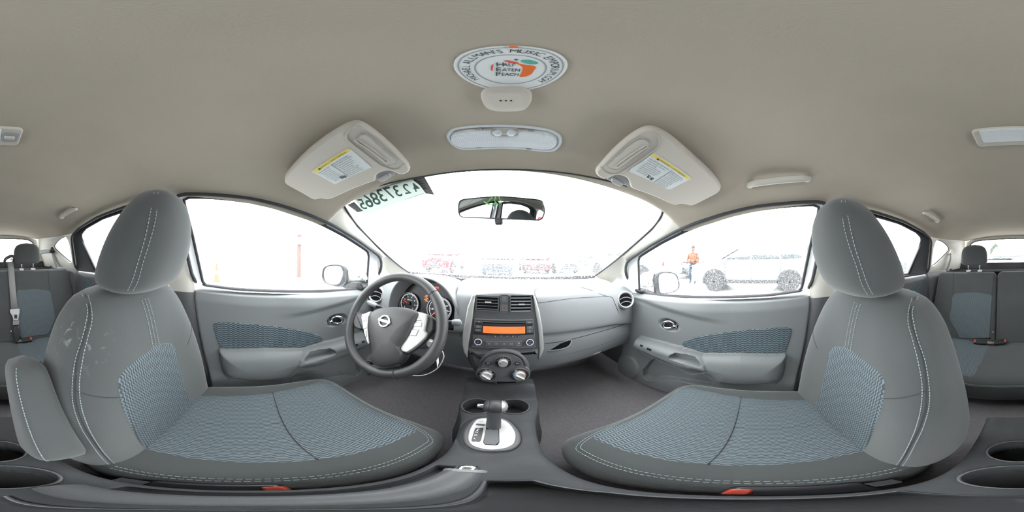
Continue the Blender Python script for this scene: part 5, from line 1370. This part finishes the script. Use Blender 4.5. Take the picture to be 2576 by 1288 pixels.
pl = spoly([dp(*q) for q in ((95,1070),(112,1010),(185,962),(400,938),(700,932),(1000,952),(1200,988),(1290,1040),(1308,1100),(1288,1160),(1220,1212),(1100,1218),(900,1198),(700,1186),(400,1196),(250,1194),(150,1150))], 90)
b = MB(); rings = [[DFm.w(a, c, h) for a, c in (inset(pl, i_) if i_ else pl)] for i_, h in ((0, -.012), (0, .003), (.002, .006), (.006, .006), (.008, .003))]
b.grid(rings, cu=True); b.cap(rings[-1]); b.build('housing', M['lens'], T, ang=50)
pl = spoly([dp(*q) for q in ((140,1082),(168,1025),(300,990),(450,982),(570,985),(600,1040),(820,1045),(845,990),(1050,1003),(1200,1035),(1255,1100),(1222,1168),(1120,1192),(900,1172),(700,1162),(400,1170),(250,1170),(162,1130))], 90)
L = MB().slab(DFm, pl, .0, .0085, bev=.004).build('lens', M['ribbed'], T, ang=60)
sw = MB().slab(DFm, rr(*dp(705, 1008), .046, .013, .006, 5), .0, .0095, bev=.003).build('switch_plate', M['visor'], T, ang=60)
for x in (632, 770): MB().lathe(DFm, [(.0075, .005), (.0075, .012), (.006, .0138), (.003, .0142)], 24, c=dp(x, 1008)).build('lamp_button', M['lens'], sw, ang=50)
for x, y in ((432,977),(538,974),(872,982),(975,992),(435,1166),(955,1181)): MB().slab(DFm, rr(*dp(x, y), .011, .0026, .001), .003, .0090).build('notch', M['shade'], T)
# ---- rear interior lamp
RF = Frame((0, -.33, ceil_z(0, -.33)), (0, 0, -1), (0, 1, 0))
T = thing('rear_ceiling_lamp', 'rectangular interior lamp with sliding switch on the headliner above the front seats', 'ceiling lamp', tuple(RF.o))
c4 = [RF.pix(*q, .005) for q in ((2450,330),(2462,368),(2576+48,364),(2576+46,328))]
b = MB(); pl = rr(sum(q[0] for q in c4)/4, sum(q[1] for q in c4)/4, .142, .070, .012, 6); b.slab(RF, pl, -.006, .007, bev=.003); b.build('housing', M['shade2'] if 'shade2' in M else M['visor'], T, ang=50)
a0, a1 = RF.pix(2468, 346, .008), RF.pix(2578, 346, .008); MB().slab(RF, rr((a0[0]+a1[0])/2, a0[1], abs(a1[0]-a0[0]), .050, .006), .0, .0085, bev=.002).build('lens', M['ribbed'], T, ang=50)
a2 = RF.pix(2576+26, 346, .008); MB().slab(RF, rr(a2[0], a2[1], .034, .040, .008), .0, .0080, bev=.001).build('switch_recess', M['shade'], T, ang=50)
MB().slab(RF, rr(a2[0]-.002, a2[1], .022, .012, .004), .004, .0125, bev=.003).build('switch', M['visor'], T, ang=50)
# ---- grab handles
def grab(lab, p0, p1, r):
    A, B = on_ceil(*p0), on_ceil(*p1)
    T = thing('grab_handle', lab, 'grab handle', tuple((A+B)/2), group='roof grab handles')
    inw = (Vector((0, (A.y+B.y)/2, 1.25)) - (A+B)/2).normalized(); pts = []
    for k in range(21):
        t = k/20; lift = .006 + .016*min(1, min(t, 1-t)/.12); pts.append(A.lerp(B, t) + inw*lift)
    MB().tube(pts, [r*(.75+.25*min(1, min(k, 20-k)/3)) for k in range(21)], 12, flat=.55, up=inw).build('grip', M['trim'], T, ang=180)
    for t in (.03, .97):
        q = A.lerp(B, t); MB().tube([q - inw*.006, q + inw*.010], [r*1.0, r*.8], 12).build('mount', M['trim'], T, ang=60)
grab('long beige grab handle above the window over the seat without armrest', (1882, 466), (2036, 450), .0115)
grab('short beige grab handle near the rear pillar behind the driver seat', (156, 547), (192, 524), .011)
grab('short beige grab handle near the rear pillar behind the passenger seat', (2324, 534), (2358, 557), .011)

# ================================================================== INNER MIRROR, STICKER ON THE WINDSHIELD
z8 = lambda x, y: (860 + x/3.067, 420 + y/3.067)
MC = P(1262, 522, Y=.465); MF = Frame(MC, Vector((-.30, -.94, -.14)), (0, 0, 1))
T = thing('rear_view_mirror', 'black framed inside mirror hanging from the windshield', 'mirror', tuple(MC))
pl = spoly([MF.pix(*z8(*q)) for q in ((896,310),(903,270),(930,247),(1000,238),(1200,223),(1400,236),(1530,252),(1558,285),(1570,340),(1556,390),(1530,412),(1480,415),(1200,405),(1000,395),(922,390),(898,355))], 90)
b = MB(); rings = [[MF.w(a, c, h) for a, c in (inset(pl, i_) if i_ else pl)] for i_, h in ((.022, -.032), (.010, -.026), (.002, -.012), (0, -.002), (.0012, .002), (.0035, .002), (.0045, -.001))]
b.grid(rings, cu=True); b.cap(rings[0][::-1]); b.build('housing', M['black'], T, ang=60)
M['mirror'] = mat('mirror_glass', (.55, .60, .62), .01, metal=1.0)
MB().cap([MF.w(a, c, -.0005) for a, c in inset(pl, .004)]).build('mirror_glass', M['mirror'], T)
q = MF.pix(*z8(1205, 425)); MB().slab(MF, [(q[0]-.012, q[1]+.012), (q[0]+.012, q[1]+.012), (q[0]+.011, q[1]-.004), (q[0]+.008, q[1]-.008), (q[0]-.008, q[1]-.008), (q[0]-.011, q[1]-.004)], -.014, .0, bev=.003).build('dimming_tab', M['black'], T)
m0 = MF.w(0, .01, -.03); m1 = Vector((0.0, ws_y(0, 1.335)-.004, 1.335)); MB().tube(spline([m0, m0.lerp(m1, .5)+Vector((0, 0, .01)), m1], 12), [.010]*4+[.009]*4+[.012]*4, 12).build('stem', M['black'], T, ang=180)
M['green'] = mat('green_string', (.28, .75, .22), .7)
G = thing('green_string', 'thin bright green string tied in a loop around the inside mirror', 'string', tuple(MF.w(0, .02, .003)))
w8 = lambda pts, h=.004: [MF.w(*MF.pix(*z8(*q), h), h) for q in pts]
b = MB()
for pts in (((1170,218),(1155,235),(1125,270),(1100,275),(1130,285),(1165,285),(1175,295)), ((1205,215),(1215,240),(1222,265),(1215,285),(1195,285),(1180,260),(1185,235),(1190,218)), ((1075,310),(1110,290),(1150,285),(1175,292),(1168,310)), ((1095,265),(1115,280),(1130,295)), ((1165,285),(1185,280),(1205,300))):
    b.tube(spline(w8(pts), 24), .0008, 5)
b.build('thread', M['green'], G, ang=180)['kind'] = 'stuff'
lp8 = w8(((1168,305),(1172,318),(1170,330)), .006); MB().tube(lp8, .0016, 6).build('loose_end', M['white'], G)
# lot sticker behind the glass (read from outside, so mirrored in here)
q0 = PW(*z8(370, 215)); dx = PW(*z8(420, 200)) - PW(*z8(320, 230)); dy = PW(*z8(365, 190)) - PW(*z8(375, 240)); nn = dx.cross(dy).normalized()
if nn.dot(CAM-q0) < 0: nn = -nn
LF = Frame(q0 + nn*.004, nn, dy)
M['film'] = mat('green_white_film', (.36, .385, .37), .5); M['film_grey'] = mat('grey_film', (.14, .14, .14), .6); M['digits'] = mat('green_digits', (.09, .14, .13), .5)
def translucent(m, k):
    nt = m.node_tree; b_ = nt.nodes['Principled BSDF']; out = nt.nodes['Material Output']; tl = nt.nodes.new('ShaderNodeBsdfTranslucent'); tl.inputs[0].default_value = b_.inputs['Base Color'].default_value
    mx = nt.nodes.new('ShaderNodeMixShader'); mx.inputs[0].default_value = k; nt.links.new(b_.outputs[0], mx.inputs[1]); nt.links.new(tl.outputs[0], mx.inputs[2]); nt.links.new(mx.outputs[0], out.inputs[0])
for k_m in ('film', 'film_grey', 'digits'): translucent(M[k_m], .9)
T = thing('lot_sticker', 'pale paper strip with large mirrored green digits stuck inside the windshield corner', 'sticker', tuple(q0))
lpx = lambda x, y: LF.pix(*z8(x, y))
S_ = MB().slab(LF, [lpx(*q) for q in ((90,238),(240,182),(392,130),(532,82),(600,110),(655,205),(500,252),(340,310),(195,362),(165,345))], -.0006, .0).build('paper_strip', M['film'], T)
MB().slab(LF, [lpx(*q) for q in ((42,292),(95,268),(165,340),(120,350))], .0, .0008).build('barcode_patch', M['film_grey'], S_)
MB().slab(LF, [lpx(*q) for q in ((545,97),(632,68),(714,214),(650,205),(600,140))], .0, .0008).build('grey_patch', M['film_grey'], S_)
b = MB()
for ch, (xb, yb), (xt, yt) in (('4',(588,190),(560,128)),('2',(522,205),(480,140)),('3',(455,225),(405,152)),('7',(395,240),(340,165)),('3',(338,265),(282,182)),('8',(285,290),(235,208)),('6',(228,310),(185,225)),('5',(178,325),(140,255))):
    p0, p1 = Vector(lpx(xb, yb)), Vector(lpx(xt, yt)); hgt = (p1-p0).length; c = (p0+p1)/2; a = math.atan2((p1-p0).y, (p1-p0).x) - math.pi/2
    b.text(LF, ch, c.x, c.y, hgt*1.55, h=.0010, bold=.012, rot=a*.7, mirror=True, sx=.80)
b.build('large_digits', M['digits'], S_)
for t, x, y, sz in (('STATE FARM INSURANCE', 560, 228, .0062),):
    c = lpx(x, y); p = lpx(x+60, y-20); a = math.atan2(p[1]-c[1], p[0]-c[0]); MB().text(LF, t, c[0], c[1], sz, h=.001, rot=a, mirror=True).build('small_print', M['digits'], S_)
for i, (x, y) in enumerate(((602,110),(612,125),(622,140),(630,155),(638,168))): 
    c = lpx(x+6, y-2); MB().slab(LF, rr(c[0], c[1], .012, .0016, .0004), .0008, .0013).build('barcode_line', M['void'], S_)

# ================================================================== OUTSIDE
M['asphalt'] = mat('wet_asphalt', (.50, .50, .49), .45, grain=.3, gscale=30, var=.15, vscale=.8)
b = MB().box((0, 0, -.05), (160, 160, .1)); tag(b.build('ground', M['asphalt']), 'wet pale asphalt of the car lot', 'ground', kind='structure')
# hood and outer mirrors of this car
rows = [[Vector((x, y, .985 - .02*(y-1.1) - .16*max(0, (y-1.15))**2 - .10*(abs(x)/.75)**3)) for x in np.linspace(-.78, .78, 33)] for y in np.linspace(1.06, 1.75, 18)]
tag(MB().grid(rows).build('hood', M['white_paint'], ang=180), 'white painted front hood of this car beyond the windshield', 'hood', kind='structure')
def door_mirror(s, zf, housing, glass, shell, base, X, lab):
    hc = [zf(*q) for q in housing]; cx, cy = sum(q[0] for q in hc)/len(hc), sum(q[1] for q in hc)/len(hc)
    c = P(cx, cy, X=s*X); F = Frame(c, Vector((-s*.30, -1, .05)), (0, 0, 1))
    T = thing('door_mirror', lab, 'mirror', tuple(c - Vector((0, 0, .09))), group='outside door mirrors')
    pl = spoly([F.pix(*q) for q in hc], 60); b = MB()
    n = len(pl); mx, my = sum(p[0] for p in pl)/n, sum(p[1] for p in pl)/n
    rings = [[F.w(mx+(a-mx)*k, my+(d-my)*k, h) for a, d in pl] for k, h in ((.35, -.10), (.7, -.085), (.92, -.05), (1.0, -.015), (1.0, .0), (.96, .004), (.90, .002), (.88, -.004))]
    b.grid(rings[3:], cu=True, mi=0); b.grid(rings[:4], cu=True, mi=1); b.cap(rings[0][::-1], 1); b.build('housing', [M['black'], M['white_paint']], T, ang=60)
    MB().slab(F, spoly([F.pix(*zf(*q), .0) for q in glass], 50), -.006, -.001).build('mirror_glass', M['mirror2'], T)
    MB().slab(F, spoly([F.pix(*zf(*q), -.02) for q in shell], 40), -.08, -.015, bev=.03).build('painted_shell', M['white_paint'], T, ang=60)
    MB().slab(F, spoly([F.pix(*zf(*q), -.01) for q in base], 40), -.06, -.005, bev=.008).build('base', M['black'], T, ang=60)
M['mirror2'] = mat('outer_mirror_glass', (.80, .83, .84), .05, metal=1.0)
door_mirror(-1, lambda x, y: (480 + x/3.789, 660 + y/3.789), ((1250,110),(1265,50),(1330,20),(1430,22),(1475,55),(1482,130),(1485,190),(1430,238),(1350,225),(1280,198),(1252,150)), ((1270,100),(1300,46),(1360,36),(1428,46),(1442,120),(1410,200),(1340,208),(1285,180)), ((1470,45),(1540,40),(1620,70),(1650,130),(1640,178),(1560,190),(1480,185)), ((1440,225),(1520,185),(1610,185),(1645,225),(1640,262),(1560,270),(1490,262)), .84, 'outside mirror in black and white housing seen past the steering wheel')
door_mirror(1, lambda x, y: (1560 + x/4.954, 560 + y/4.954), ((440,700),(470,622),(600,606),(690,632),(730,700),(742,800),(700,858),(560,898),(460,908),(438,830)), ((498,650),(600,630),(680,652),(718,720),(724,800),(680,846),(560,878),(505,862),(490,760)), ((305,720),(340,645),(430,612),(470,620),(450,700),(440,808),(305,806)), ((240,860),(280,832),(340,830),(440,880),(450,905),(400,920),(300,905)), .84, 'outside mirror in black and white housing seen past the glove box')

def wheel(T, c, r, side):
    F = Frame(c, (side, 0, 0), (0, 0, 1))
    w_ = MB().lathe(F, [(r*.60, -.10), (r*.93, -.10), (r, -.07), (r, .07), (r*.95, .095), (r*.70, .10), (r*.66, .09)], 36).build('wheel', M['tyre'], T, ang=50)
    b = MB(); b.lathe(F, [(r*.66, .05), (r*.66, .085), (r*.60, .09), (r*.58, .06)], 32); b.lathe(F, [(r*.17, .05), (r*.16, .085), (r*.10, .09)], 20)
    for k in range(5):
        a = rad(90+72*k); ca, sa = math.cos(a), math.sin(a)
        b.slab(F, [(ca*u-sa*v, sa*u+ca*v) for u, v in ((r*.12, -r*.10), (r*.60, -r*.14), (r*.60, r*.14), (r*.12, r*.10))], .05, .082, bev=.01)
    b.build('rim', M['silver'], w_, ang=40)
M['tyre'] = mat('tyre_rubber', (.035, .035, .037), .8); M['dk_glass'] = mat('dark_car_glass', (.05, .06, .065), .08, spec=.7)
M['cladding'] = mat('black_cladding', (.03, .03, .032), .6); M['tail'] = mat('tail_lamp_red', (.75, .03, .03), .25); M['lampglass'] = mat('headlamp', (.75, .78, .8), .1)
KINDS = {
 'suv': dict(L=4.55, w=.92, r=.36, wb=1.34, body=[(2.22,.32),(2.27,.55),(2.24,.80),(2.12,.98),(1.75,1.06),(1.12,1.14),(.2,1.16),(-1.6,1.20),(-2.2,1.20),(-2.27,.9),(-2.25,.5),(-2.15,.32)], top=[(1.18,1.10),(.42,1.57),(.1,1.65),(-.4,1.69),(-1.5,1.66),(-1.95,1.58),(-2.24,1.15)], wins=[[(.95,1.17),(.38,1.52),(.10,1.58),(.06,1.17)],[(0.0,1.17),(.04,1.58),(-.95,1.58),(-.98,1.19)],[(-1.05,1.19),(-1.02,1.58),(-1.5,1.55),(-1.85,1.30),(-1.75,1.22)]]),
 'sedan': dict(L=4.5, w=.88, r=.32, wb=1.33, body=[(2.2,.28),(2.25,.5),(2.18,.72),(1.9,.82),(1.1,.93),(-1.4,.98),(-2.1,1.0),(-2.22,.85),(-2.2,.4),(-2.1,.28)], top=[(1.15,.90),(.30,1.36),(-.1,1.43),(-.6,1.42),(-1.1,1.33),(-1.75,.96)], wins=[[(.90,.96),(.28,1.30),(.02,1.35),(0,.96)],[(-.07,.96),(-.04,1.36),(-.6,1.35),(-.85,1.27),(-.95,.98)]]),
 'pickup': dict(L=5.6, w=.98, r=.40, wb=1.75, body=[(2.75,.40),(2.8,.65),(2.78,1.0),(2.6,1.15),(1.55,1.22),(.2,1.24),(-.62,1.26),(-2.75,1.26),(-2.8,1.0),(-2.78,.5),(-2.6,.42)], top=[(1.55,1.18),(.85,1.75),(.6,1.86),(-.3,1.87),(-.6,1.84),(-.72,1.2)], wins=[[(1.25,1.27),(.82,1.70),(.45,1.77),(.42,1.27)],[(.35,1.27),(.36,1.77),(-.45,1.77),(-.55,1.27)]]),
}
def car(kind, name, lab, loc, rot, paint, group='parked vehicles'):
    K = KINDS[kind]; T = thing(name, lab, 'car' if kind != 'pickup' else 'pickup truck', (0, 0, 0), group=group)
    w_ = K['w']
    def loft(poly, wf, nm, m_, par, bev):
        n = len(poly); b = MB(); xs_ = (-1, 1)
        b.add([(x*wf(z), y, z) for x in xs_ for y, z in poly], [tuple(range(n)), tuple(range(2*n-1, n-1, -1))] + [(i, (i+1) % n, n+(i+1) % n, n+i) for i in range(n)])
        return b.build(nm, m_, par, ang=30, bevel=bev, bseg=3)
    B = loft(K['body'], lambda z: w_ - .06*abs(z-.75)/.45, 'body', paint, T, .05)
    zt = max(z for _, z in K['top']); zb = K['top'][0][1]
    tw = lambda z: (w_-.05) - .20*(z-zb)/(zt-zb)
    loft(K['top'], tw, 'cabin', paint, T, .05)
    for s in (-1, 1):
        for wn in K['wins']:
            F = [(s*(tw(z)+.006), y, z) for y, z in wn]; b = MB().cap(F); o = b.build('side_window', M['dk_glass'], T, solid=.02)
    tp = K['top']; i0, i1 = tp[0], tp[1]; f0, f1 = [i0[0]+(i1[0]-i0[0])*.10+.03, i0[1]+(i1[1]-i0[1])*.10+.03], [i0[0]+(i1[0]-i0[0])*.92+.03, i0[1]+(i1[1]-i0[1])*.92+.03]
    MB().cap([(-tw(f0[1])+.10, f0[0], f0[1]), (tw(f0[1])-.10, f0[0], f0[1]), (tw(f1[1])-.08, f1[0], f1[1]), (-tw(f1[1])+.08, f1[0], f1[1])]).build('windscreen', M['dk_glass'], T, solid=.02)
    i0, i1 = tp[-1], tp[-2]; f0, f1 = [i0[0]+(i1[0]-i0[0])*.2-.02, i0[1]+(i1[1]-i0[1])*.2+.02], [i0[0]+(i1[0]-i0[0])*.85-.02, i0[1]+(i1[1]-i0[1])*.85+.02]
    MB().cap([(-tw(f0[1])+.10, f0[0], f0[1]), (tw(f0[1])-.10, f0[0], f0[1]), (tw(f1[1])-.08, f1[0], f1[1]), (-tw(f1[1])+.08, f1[0], f1[1])]).build('back_window', M['dk_glass'], T, solid=.02)
    fy, ry = max(y for y, _ in K['body']), min(y for y, _ in K['body']); r = K['r']
    for s in (-1, 1):
        for y in (K['wb'], -K['wb']):
            ar = [(y + (r+.09)*math.cos(rad(a)), r + (r+.09)*math.sin(rad(a))) for a in range(-15, 196, 10)] + [(y + (r+.015)*math.cos(rad(a)), r + (r+.015)*math.sin(rad(a))) for a in range(195, -16, -10)]
            F = DF(s, w_-.03); MB().slab(F, ar, -.035, .05).build('wheel_arch', M['cladding'], T)
            wheel(T, Vector((s*(w_-.075), y, r)), r, s)
        MB().box((s*(w_-.02), 0, .38), (.05, K['wb']*2-2*r-.1, .12)).build('sill_cladding', M['cladding'], T, bevel=.01)
        MB().box((s*(w_-.25), fy-.10, .80*zb), (.36, .16, .12)).build('headlamp', M['lampglass'], T, bevel=.03)
        MB().box((s*(w_-.14), ry+.06, .82*zb), (.16, .14, .20)).build('tail_lamp', M['tail'], T, bevel=.03)
        MB().box((s*(w_+.06), K['wins'][0][0][0]-.05, zb+.06), (.16, .10, .12)).build('door_mirror', paint, T, bevel=.03)
        for y in (K['wins'][0][0][0], K['wins'][0][-1][0]-.03, K['wins'][1][-1][0]-.03):
            MB().box((s*(w_-.005), y, zb*.66), (.012, .010, zb*.62)).build('door_gap', M['cladding'], T)
    MB().box((0, fy-.01, .62), (w_*1.1, .06, .22)).build('grille', M['cladding'], T, bevel=.02)
    MB().box((0, fy-.03, .40), (w_*1.6, .08, .12)).build('bumper_insert', M['cladding'], T, bevel=.02)
    T.location = loc; T.rotation_euler = (0, 0, rad(rot)); return T
cp = lambda n, c: mat(n, c, .3, spec=.25, coat=.05)
silver = cp('silver_car_paint', (.15, .16, .16)); white = M['white_paint']; red = cp('red_car_paint', (.24, .006, .010)); dark = cp('dark_blue_car_paint', (.03, .05, .08)); teal = cp('dark_teal_car_paint', (.03, .06, .065)); grey = cp('grey_car_paint', (.09, .095, .10))
car('suv', 'parked_suv', 'silver off-road car with dark wheel arches seen through the window above the passenger door armrest', (6.58, .24, 0), 0, silver)
car('pickup', 'parked_pickup', 'white pickup truck standing ahead of the silver off-road car', (6.35, 6.45, 0), 0, white)
car('sedan', 'parked_car', 'grey car standing between the pickup truck and the silver off-road car', (10.5, 4.6, 0), 90, grey)
car('suv', 'parked_suv', 'red high car in the row beyond the windshield, on the steering wheel side', (-4.0, 11.3, 0), 180, red)
car('sedan', 'parked_car', 'dark blue car in the row beyond the windshield, under the inside mirror', (-.3, 11.2, 0), 180, dark)
car('sedan', 'parked_car', 'red low car in the row beyond the windshield, between dark blue and white cars', (2.3, 12.4, 0), 180, red)
car('sedan', 'parked_car', 'white low car in the row beyond the windshield', (4.4, 12.2, 0), 180, white)
car('suv', 'parked_suv', 'dark teal high car beyond the windshield near the passenger pillar', (8.4, 13.6, 0), 180, teal)
car('suv', 'parked_suv', 'white high car with red tail lamps seen through the rear window', (.25, -8.2, 0), 0, white)
car('sedan', 'parked_car', 'red car seen through the rear window behind the hanging belt', (-2.2, -9.0, 0), 180, red)
car('sedan', 'parked_car', 'grey car seen through the rear side window behind the passenger seat', (6.7, -5.4, 0), 0, grey)
# pole with a meter box on the driver side
q = P(752, 720, X=-7.4); T = thing('wooden_post', 'reddish brown wooden post with small grey box outside the driver window', 'post', (q.x, q.y, 0))
M['wood'] = mat('weathered_wood', (.105, .066, .056), .8, var=.3, vscale=20); M['box'] = mat('meter_grey', (.16, .16, .17), .5)
MB().tube([(q.x, q.y, -.05), (q.x, q.y, 1.0), (q.x, q.y, 2.05)], .11, 14).build('pole', M['wood'], T, ang=60)
o = MB().box((q.x+.14, q.y, 1.72), (.14, .22, .34)).build('meter_box', M['box'], T, bevel=.02); MB().lathe(Frame((q.x+.21, q.y, 1.78), (1, 0, 0), (0, 0, 1)), [(.07, -.01), (.07, .04), (.05, .06)], 20).build('meter_dial', M['lampglass'], o)
# cone
q = P(545, 720, X=-6.5); q.z = 0; T = thing('traffic_cone', 'orange traffic cone on the ground outside the driver window', 'traffic cone', tuple(q)); M['cone'] = mat('cone_orange', (.32, .06, .012), .5)
F = Frame(q, (0, 0, 1), (0, 1, 0)); MB().lathe(F, [(.15, .03), (.13, .05), (.035, .70), (.03, .72)], 20).build('cone_body', M['cone'], T, ang=50); MB().box((q.x, q.y, .016), (.38, .38, .032)).build('cone_base', M['cone'], T, bevel=.01); MB().lathe(F, [(.099, .30), (.078, .44)], 20).build('reflective_band', M['white'], T)

# ---- person in orange vest
def person(loc, rz):
    T = thing('person', 'person in orange safety vest and blue jeans standing by the silver off-road car', 'person', (0, 0, 0))
    V = {'pel': (0,0,.95,.13), 'wai': (0,0,1.10,.12), 'che': (0,.01,1.30,.145), 'neb': (0,0,1.47,.065), 'nek': (0,.01,1.53,.055), 'hd0': (0,.02,1.60,.075), 'hd1': (0,.02,1.68,.088), 'hd2': (0,.015,1.76,.06)}
    Ed = [('pel','wai'),('wai','che'),('che','neb'),('neb','nek'),('nek','hd0'),('hd0','hd1'),('hd1','hd2')]
    for s, n in ((-1,'l'), (1,'r')):
        V.update({n+'sh': (s*.19,0,1.42,.06), n+'el': (s*.25,.03,1.14,.045), n+'wr': (s*.22,.20,.98,.03), n+'hp': (s*.10,0,.90,.10), n+'kn': (s*.115,.03 if s > 0 else .10,.50,.062), n+'an': (s*.12,-.02 if s > 0 else .08,.10,.042), n+'to': (s*.13,.14 if s > 0 else .24,.04,.035)})
        Ed += [('che',n+'sh'),(n+'sh',n+'el'),(n+'el',n+'wr'),('pel',n+'hp'),(n+'hp',n+'kn'),(n+'kn',n+'an'),(n+'an',n+'to')]
        base = Vector(V[n+'wr'][:3])
        for k in range(5):
            d = Vector((s*(-.02+.012*k), .06-.006*abs(k-2), -.012)) if k else Vector((-s*.05, .03, 0)); a = '%sf%d' % (n, k)
            V[a+'a'] = (*(base + Vector((s*(-.024+.013*k), .05 if k else .02, -.01))), .010); V[a+'b'] = (*(base + Vector((s*(-.024+.013*k), .05, -.01)) + d), .007)
            Ed += [(n+'wr', a+'a'), (a+'a', a+'b')]
    ks = list(V); me = bpy.data.meshes.new('body'); me.from_pydata([V[k][:3] for k in ks], [(ks.index(a), ks.index(c)) for a, c in Ed], [])
    o = bpy.data.objects.new('body', me); COL.objects.link(o)
    o.modifiers.new('Skin', 'SKIN'); sv = me.skin_vertices[0].data
    for i, k in enumerate(ks): sv[i].radius = (V[k][3], V[k][3]*(.8 if k in ('che','wai','pel') else 1)); sv[i].use_root = (k == 'pel')
    sb = o.modifiers.new('Subdivision', 'SUBSURF'); sb.levels = 2; sb.render_levels = 2
    m, nt, bs = NT('worker_clothes'); geo = nt.nodes.new('ShaderNodeTexCoord'); sx = nt.nodes.new('ShaderNodeSeparateXYZ'); nt.links.new(geo.outputs['Object'], sx.inputs[0])
    rp = nt.nodes.new('ShaderNodeValToRGB'); mr = nt.nodes.new('ShaderNodeMath'); mr.operation = 'DIVIDE'; mr.inputs[1].default_value = 2.0; nt.links.new(sx.outputs[2], mr.inputs[0]); nt.links.new(mr.outputs[0], rp.inputs[0])
    rp.color_ramp.interpolation = 'CONSTANT'; els = rp.color_ramp.elements; els[0].color = (.03, .03, .03, 1); els[1].position = .045; els[1].color = (.012, .028, .06, 1)
    for p_, c_ in ((.485, (.13, .030, .005)), (.74, (.12, .07, .05))): e = els.new(p_); e.color = (*c_, 1)
    nt.links.new(rp.outputs[0], bs.inputs['Base Color']); bs.inputs['Roughness'].default_value = .85; me.materials.append(m)
    o.parent = T
    WL[T] = Vector((0, 0, 0))
    M['vest'] = mat('vest_orange', (.13, .030, .005), .7); M['vesty'] = mat('vest_yellow_band', (.14, .075, .004), .5); M['hair'] = mat('dark_hair', (.05, .035, .03), .8); M['face'] = mat('face_detail', (.12, .05, .04), .7)
    def ring(z, rx, ry): return [Vector((rx*math.cos(a), .005 + ry*math.sin(a), z)) for a in [2*math.pi*k/28 for k in range(28)]]
    b = MB().grid([ring(.97,.175,.150), ring(1.1,.168,.145), ring(1.28,.185,.155), ring(1.40,.190,.145), ring(1.46,.13,.11)], cu=True); vs_ = b.build('vest', M['vest'], T, ang=180, solid=.006)
    for z in (1.08, 1.24): MB().grid([ring(z,.178,.154), ring(z+.05,.183,.158)], cu=True).build('reflective_band', M['vesty'], vs_, solid=.004)
    Fh = Frame((0, .015, 1.70), (0, 0, 1), (0, 1, 0)); MB().lathe(Fh, [(.094, -.015), (.100, .02), (.088, .07), (.05, .105), (.01, .112)], 24).build('hair', M['hair'], T, ang=180)
    b = MB()
    for s in (-1, 1): b.lathe(Frame((s*.032, .105, 1.665), (0, 1, 0), (0, 0, 1)), [(.012, -.02), (.009, .004)], 10)
    b.tube([(0, .10, 1.66), (0, .125, 1.635), (0, .11, 1.625)], .010, 8); b.tube([(-.022, .10, 1.60), (0, .106, 1.598), (.022, .10, 1.60)], .006, 6); b.build('face_features', M['face'], T, ang=180)['kind'] = 'stuff'
    T.location = loc; T.rotation_euler = (0, 0, rad(rz)); return T
q = P(1743, 712, X=7.0); person((q.x, q.y, 0), 100)
# ---- leafless-looking pale trees far behind
M['bark'] = mat('bark', (.12, .10, .09), .9); M['leaf'] = mat('dull_foliage', (.10, .13, .09), .9)
def tree(px, D, h, lab):
    d = ray(px, 644); d.z = 0; d.normalize(); o = Vector((CAM.x, 0, 0)) + d*D
    T = thing('far_tree', lab, 'tree', tuple(o), group='trees beyond the parked cars')
    b = MB(); b.tube([o, o+Vector((.1, 0, h*.5)), o+Vector((0, .1, h*.85))], [.16, .12, .05], 8)
    for k in range(9):
        a = random.random()*6.28; z0 = h*(.35+.05*k); b.tube([o+Vector((.05, 0, z0)), o+Vector((math.cos(a)*h*.22, math.sin(a)*h*.22, z0+h*.2))], [.05, .02], 6)
    b.build('trunk', M['bark'], T, ang=180)
    b = MB()
    for k in range(1400):
        r = random.random()**.5; a = random.random()*6.28; zz = random.random(); rr0 = h*.30*math.sin(math.pi*min(1, .15+.85*zz))
        c = o + Vector((math.cos(a)*rr0*r, math.sin(a)*rr0*r, h*(.38+.62*zz))); u = Vector((random.gauss(0,1), random.gauss(0,1), random.gauss(0,1))).normalized(); v = u.orthogonal().normalized(); s = .10+.10*random.random()
        b.add([c-u*s, c+v*s*.5, c+u*s, c-v*s*.5], [(0, 1, 2, 3)])
    b.build('foliage', M['leaf'], T, ang=180, keepn=True)['kind'] = 'stuff'
tree(2040, 26, 3.6, 'pale leafy tree beyond the silver off-road car')
tree(2200, 30, 4.2, 'pale leafy tree behind the headrest of the seat without armrest')
tree(2505, 24, 3.0, 'small leafy tree beyond the white car in the rear window')
